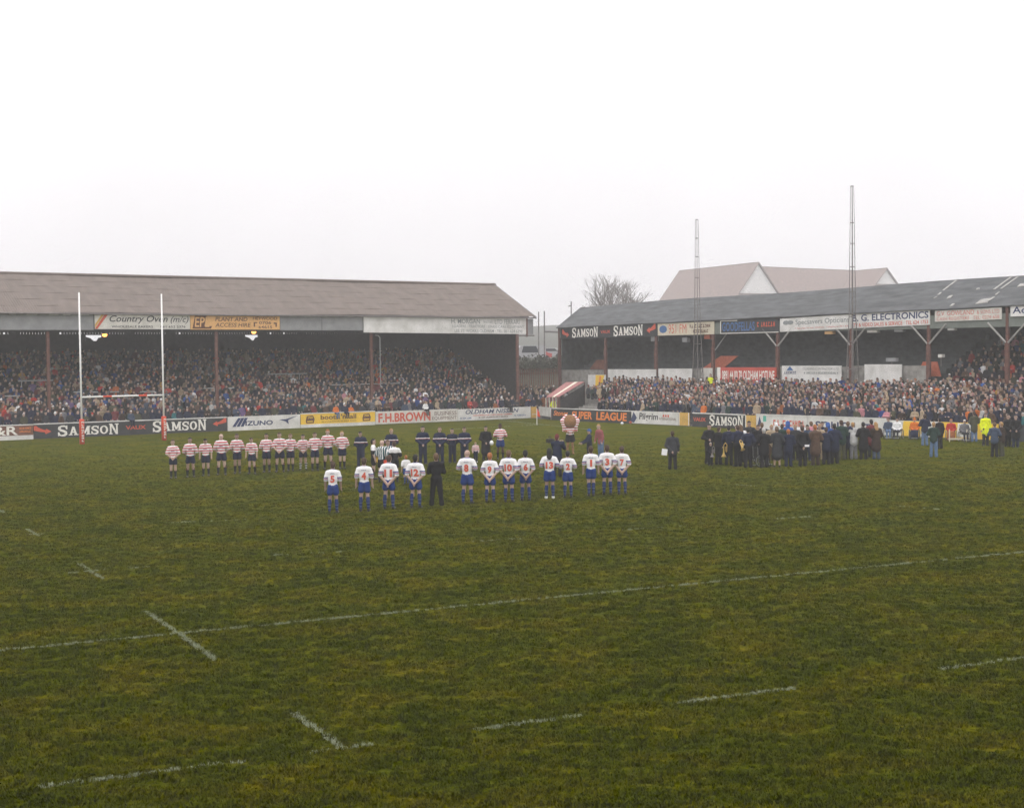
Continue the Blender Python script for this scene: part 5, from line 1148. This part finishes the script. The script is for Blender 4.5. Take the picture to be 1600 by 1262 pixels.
for sx in (-.5, .5): MB().box(sx-.03, sx+.03, -.05, -.01, .0, .75).build('upright', 'cream_board', FR)
# stewards and onlookers on the right
person(at(1459, 714), math.pi-.5, 1.78, dict(skin='skin_pale', hair='hair_fair', top='cloth_dark_green', bottom='cloth_jeans'), 'man in dark jacket and faded blue jeans on the pitch at right', arms='elbow', lower='trousers', coat=.08, stance=.13)
person(at(1445, 696), math.pi-.3, 1.80, dict(hair='hair_brown', top='cloth_navy', bottom='cloth_jeans'), 'man in navy jacket and jeans behind the man in dark jacket', arms='elbow', lower='trousers', coat=.08)
person(at(1468, 701), math.pi+.3, 1.72, dict(hair='hair_black', top='cloth_black', bottom='cloth_black'), 'person in black half hidden behind the man in faded jeans', arms='side', lower='trousers', coat=.2)
person(at(1540, 696), .1, 1.82, dict(hair='hair_brown', top='cloth_hi_vis', bottom='cloth_black'), 'steward in bright yellow coat standing at the pitch edge on the right', arms='side', lower='trousers', coat=.22, bulk=1.12)
person(at(1554, 714), 2.6, 1.76, dict(hair='hair_mid', top='cloth_slate_blue', bottom='cloth_black'), 'person in grey blue jacket, left of the pair at far right', arms='elbow', lower='trousers', coat=.12, nod=.2)
person(at(1565, 713), -2.4, 1.76, dict(hair='hair_fair', top='cloth_dark_brown', bottom='cloth_olive'), 'person in brown jacket, right of the pair at far right', arms='elbow', lower='trousers', coat=.12, nod=.2)
person(at(1522, 690), math.pi, 1.80, dict(hair='hair_brown', top='cloth_olive', bottom='cloth_jeans'), 'person in olive coat leaning on hoarding left of the yellow steward', arms='front', lower='trousers', coat=.25)
person(at(1575, 698), .2, 1.80, dict(hair='hair_brown', top='cloth_black', bottom='cloth_black'), 'person in black coat by the dark hoarding at right edge', arms='front', lower='trousers', coat=.35)
person(at(1587, 699), -.2, 1.80, dict(hair='hair_black', top='cloth_black', bottom='cloth_navy'), 'person in black coat at the very right edge of the pitch', arms='front', lower='trousers', coat=.35)

# ------------------------------------------------------------------ spectators
PAL = (['brown']*7+['rust_coat']*1+['beige']*5+['navy']*16+['black']*22+['charcoal']*16+['slate_blue']*7+['dark_brown']*12+['brown']*7+['olive']*6+['dark_green']*8+['grey']*6+['blue']*2+['royal']*3+['maroon']*6+['red']*3+['rust_coat']*2+['orange']*1+['beige']*3+['light_grey']*2+['white']*2+['pink']*1+['mustard']*1+['purple']*2+['teal']*1)
HP = ['black']*4+['brown']*8+['mid']*6+['fair']*3+['grey']*4+['white']*2+['ginger']
SPK = ['pale']*4+['fair']*6+['tan']*2
SPOTS = []   # (side, row, x, y, z, rz, height)
def vis(p):
    v = p-CP; z = v@FW; return z > 1 and -30 < 800+FPX*(v@RT)/z < 1640
for k in range(NSTEP):
    s = -50.0+rng.random()*.5
    while s < -.3:
        if rng.random() < (.96 if k < 6 else .9 if k < 16 else .72):
            p = Ls(s+rng.normal()*.05, 1.0+k*.48+.26+rng.normal()*.04, .12+k*.185); SPOTS.append(['L', k, *p, rzL+rng.normal()*.35+.1, 1.70+rng.normal()*.075-(.25*rng.random() if k < 2 and rng.random() < .35 else 0)])
        s += .50+.08*rng.random()
for k in range(7):
    s = .4+rng.random()*.4
    while s < 6:
        p = Ls(s, 1.0+k*.6+.3+rng.normal()*.05, .12+k*.16)
        w_ = p-RC
        if rng.random() < .85 and not (w_@nR > .6 and w_@eR > -.6): SPOTS.append(['L', k, *p, rzL+rng.normal()*.35, 1.70+rng.normal()*.07])
        s += .55
for k in range(NR):
    s = (-1.2 if k > 4 else 4.5)+rng.random()*.5
    while s < 47:
        if rng.random() < .97 and not (k > 4 and s < 4.6 and k < 8):
            p = Rs(s+rng.normal()*.05, .8+k*.5+.27+rng.normal()*.05, .12+k*.118); SPOTS.append(['R', k, *p, rzR+rng.normal()*.4-.15, 1.70+rng.normal()*.075-(.3*rng.random() if k < 3 and rng.random() < .35 else 0)])
        s += .48+.07*rng.random()
for k in range(10):
    s = 31.6+max(0, k-5)*.5+rng.random()
    while s < 47:
        if rng.random() < .86: SPOTS.append(['S', k, *Rs(s, 8.72+k*.6+.3, 1.86+k*.36), rzR+rng.normal()*.3, 1.64+rng.normal()*.06])
        s += .56
SPOTS = [q for q in SPOTS if vis(np.array(q[2:5]))]
def pxof(q):
    v = np.array(q[2:5])+np.array([0, 0, 1.4])-CP; z = v@FW; return 800+FPX*(v@RT)/z, z
front = [(q[1], pxof(q)[1], i) for i, q in enumerate(SPOTS) if q[0] != 'S' and q[1] < 2]
front.sort(); chosen = set(i for _, _, i in front[:205])
REG = {'L': [(-99,52,'above brown hoarding'),(52,128,'left of the goal'),(128,257,'inside the goal'),(257,355,'right of the goal'),(355,470,'above bird mark hoarding'),(470,587,'above yellow hoarding'),(587,715,'above red lettered hoarding'),(715,830,'above car dealer hoarding'),(830,900,'behind corner flag')],
       'R': [(800,987,'above orange lettered hoarding'),(987,1060,'above blue diamond hoarding'),(1060,1164,'left of the band'),(1164,1262,'behind band, left half'),(1262,1384,'behind band, right half'),(1384,1470,'behind leftmost wheelchairs'),(1470,1530,'behind rust blanket'),(1530,1700,'behind yellow steward')]}
CN = {'navy':'navy','black':'black','charcoal':'charcoal','slate_blue':'slate blue','dark_brown':'dark brown','dark_green':'dark green','light_grey':'pale grey','rust_coat':'rust','royal':'royal blue'}
reg_of = {}
for i in chosen:
    q = SPOTS[i]; x = pxof(q)[0]
    for a, b, nm in REG[q[0]]:
        if a <= x < b: reg_of.setdefault((q[0], q[1], nm), []).append((x, i))
VAR = [dict(arms='pocket', lower='trousers', coat=.2, hair='short'), dict(arms='front', lower='trousers', coat=.12, hair='short'), dict(arms='folded', lower='trousers', coat=.1, hair='short'), dict(arms='elbow', lower='trousers', coat=.25, hair='long'),
       dict(arms='pocket', lower='trousers', coat=.3, hair='none', hat='bobble'), dict(arms='front', lower='trousers', coat=.2, hair='none', hat='cap'), dict(arms='clap', lower='trousers', coat=.1, hair='short', bulk=1.1), dict(arms='pocket', lower='trousers', coat=.2, hair='none', hood=True, bulk=1.1)]
HEAD = ['', '', '', '', ' and woolly hat', ' and cap', '', ' with hood up']
for key, lst in sorted(reg_of.items()):
    lst.sort()
    for n_, (x, i) in enumerate(lst):
        q = SPOTS[i]; v = random.choice([0, 0, 1, 1, 2, 3, 4, 5, 6, 7]); c = random.choice(PAL); hc = random.choice(HP); hm = 'hair_'+hc
        if HEAD[v] in (' and woolly hat', ' and cap'): hm = 'cloth_'+random.choice(['red', 'navy', 'black', 'white', 'charcoal', 'maroon'])
        pos = 'leftmost' if n_ == 0 else ('rightmost' if n_ == len(lst)-1 else ORD[n_]+' from left')
        if len((CN.get(c, c)+HEAD[v]).split()) > 3: c = 'navy'
        lb = '%s coat%s, %s, %s row %s' % (CN.get(c, c), HEAD[v], pos, 'front' if key[1] == 0 else 'second', key[2])
        person(q[2:5], q[5], q[6], dict(skin='skin_'+random.choice(SPK), hair=hm, top='cloth_'+c, bottom='cloth_'+random.choice(['navy', 'black', 'charcoal', 'jeans'])), 'fan in '+lb, 'spectators standing in the front rows', vox=.045, fingers=False, nod=.1, **VAR[v])
# a few that stand out
person(on_plane(1110, 592, RC+nR*7.7, eR)*np.array([1, 1, 0])+np.array([0, 0, 1.9]), rzR, 1.85, dict(hair='hair_brown', top='cloth_hi_vis', bottom='cloth_black'), 'steward in yellow jacket standing against the paddock wall by the mast', arms='pocket', lower='trousers', coat=.2, vox=.03)
q = at(860, 655); person((q[0]+.3, q[1]+1.2, 0), rzL, 1.75, dict(hair='hair_brown', top='cloth_hi_vis', bottom='cloth_black'), 'steward in yellow jacket behind the white panel at the corner', arms='front', lower='trousers', coat=.2, vox=.03)
def sitter(px, py, mats, label, off=.0):
    a = at(px, py); a = a+nL*.0; s = 1.0; person((a[0], a[1]+.05, .62-.02), rzL, 1.45, mats, label, 'children sitting on the hoardings', vox=.03, arms='front', lower='seated', nod=.15)
sitter(205, 688.2-.042*205, dict(hair='cloth_white', top='cloth_slate_blue', bottom='cloth_navy'), 'child in blue and white sitting on the black hoarding inside the goal')
sitter(525, 688.2-.042*525, dict(hair='hair_brown', top='cloth_orange', bottom='cloth_jeans'), 'child in orange red coat sitting on the yellow hoarding')
sitter(540, 688.2-.042*540, dict(hair='hair_black', top='cloth_navy', bottom='cloth_navy'), 'child in navy sitting on the yellow hoarding beside the orange coat')
sitter(665, 688.2-.042*665, dict(hair='hair_fair', top='cloth_white', bottom='cloth_black'), 'child in white top sitting on the red lettered hoarding')
sitter(795, 688.2-.042*795, dict(hair='hair_black', top='cloth_black', bottom='cloth_black'), 'person in black sitting on the car dealer hoarding')
# all the others: one mass
def lowpoly(kw):
    pr, _, _ = body(**kw); v, f, pt, _ = surface(pr, .068, zmin=.55); return v, f, pt
LOW = [lowpoly(dict(k, fingers=False)) for k in VAR]
VV, FF, CC = [], [], []; base = 0
for i, q in enumerate(SPOTS):
    if i in chosen: continue
    k = random.choice([0, 0, 1, 1, 2, 3, 4, 5, 6, 7]); v, f, pt = LOW[k]; s = q[6]/1.78; c, sn = math.cos(q[5]), math.sin(q[5])
    X = np.stack([(v[:, 0]*c-v[:, 1]*sn)*s+q[2], (v[:, 0]*sn+v[:, 1]*c)*s+q[3], v[:, 2]*s+q[4]], 1)
    top = np.array(CLOTH[random.choice(PAL)])*random.uniform(.55, 1.15); hr = np.array(HAIR[random.choice(HP)])
    if k in (4, 5): hr = np.array(CLOTH[random.choice(['red', 'navy', 'black', 'white', 'charcoal', 'maroon', 'royal', 'beige'])])
    tab = np.array([np.array(SKIN[random.choice(SPK)])*random.uniform(.62, .95), hr, top, top, CLOTH['black'], CLOTH['black'], CLOTH['black'], CLOTH['black']])
    VV.append(X); FF.append(f+base); CC.append(tab[pt]); base += len(v)
VV = np.concatenate(VV); FF = np.concatenate(FF); CC = np.concatenate(CC)
me = bpy.data.meshes.new('crowd'); me.vertices.add(len(VV)); me.vertices.foreach_set('co', VV.ravel()); me.loops.add(FF.size); me.loops.foreach_set('vertex_index', FF.ravel().astype(np.int32))
me.polygons.add(len(FF)); me.polygons.foreach_set('loop_start', np.arange(0, FF.size, 4, dtype=np.int32)); me.update(calc_edges=True)
me.polygons.foreach_set('use_smooth', np.ones(len(FF), bool))
ca = me.attributes.new('Col', 'FLOAT_COLOR', 'FACE'); ca.data.foreach_set('color', np.concatenate([CC, np.ones((len(CC), 1))], 1).ravel().astype(np.float32))
m = bpy.data.materials.new('crowd'); m.use_nodes = True; t = m.node_tree; b = t.nodes['Principled BSDF']; b.inputs['Roughness'].default_value = .9; b.inputs['Specular IOR Level'].default_value = .15
an = nn(t, 'ShaderNodeAttribute', attribute_name='Col'); nz = nn(t, 'ShaderNodeTexNoise'); nz.inputs['Scale'].default_value = 9; mxn = nn(t, 'ShaderNodeMix', data_type='RGBA', blend_type='MULTIPLY'); mxn.inputs[0].default_value = .6
rp = nn(t, 'ShaderNodeValToRGB'); rp.color_ramp.elements[0].position = .3; rp.color_ramp.elements[0].color = (.55,.55,.55,1); rp.color_ramp.elements[1].position = .7; rp.color_ramp.elements[1].color = (1.3,1.3,1.3,1)
gg = nn(t, 'ShaderNodeNewGeometry'); t.links.new(gg.outputs['Position'], nz.inputs['Vector']); t.links.new(nz.outputs[0], rp.inputs[0]); t.links.new(an.outputs['Color'], mxn.inputs[6]); t.links.new(rp.outputs[0], mxn.inputs[7]); t.links.new(mxn.outputs[2], b.inputs['Base Color'])
me.materials.append(m); co_ = bpy.data.objects.new('crowd', me); col.objects.link(co_); tag(co_, 'dense standing crowd of spectators filling both terraces', 'crowd', kind='stuff')

# ------------------------------------------------------------------ haze over the whole place
hz = MB().box(-1500, 1500, -100, 1500, -1.02, 46).mesh('haze'); ho = bpy.data.objects.new('haze', hz); col.objects.link(ho); tag(ho, 'pale winter haze over the ground', 'haze', kind='stuff')
m = bpy.data.materials.new('haze'); m.use_nodes = True; t = m.node_tree; t.nodes.clear(); pv_ = nn(t, 'ShaderNodeVolumePrincipled'); oo = nn(t, 'ShaderNodeOutputMaterial'); t.links.new(pv_.outputs[0], oo.inputs['Volume'])
pv_.inputs['Color'].default_value = (.96,.955,.97,1); pv_.inputs['Density'].default_value = HAZE_DENSITY; pv_.inputs['Anisotropy'].default_value = 0.0
pv_.inputs['Density Attribute'].default_value = ''; pv_.inputs['Color Attribute'].default_value = ''; pv_.inputs['Temperature Attribute'].default_value = ''; pv_.inputs['Blackbody Intensity'].default_value = 0.0
m.cycles.homogeneous_volume = True
hz.materials.append(m)
print('SPOTS', len(SPOTS), 'crowd faces', len(FF), 'tris', sum(len(o.data.polygons) for o in bpy.data.objects if o.type == 'MESH')*2)
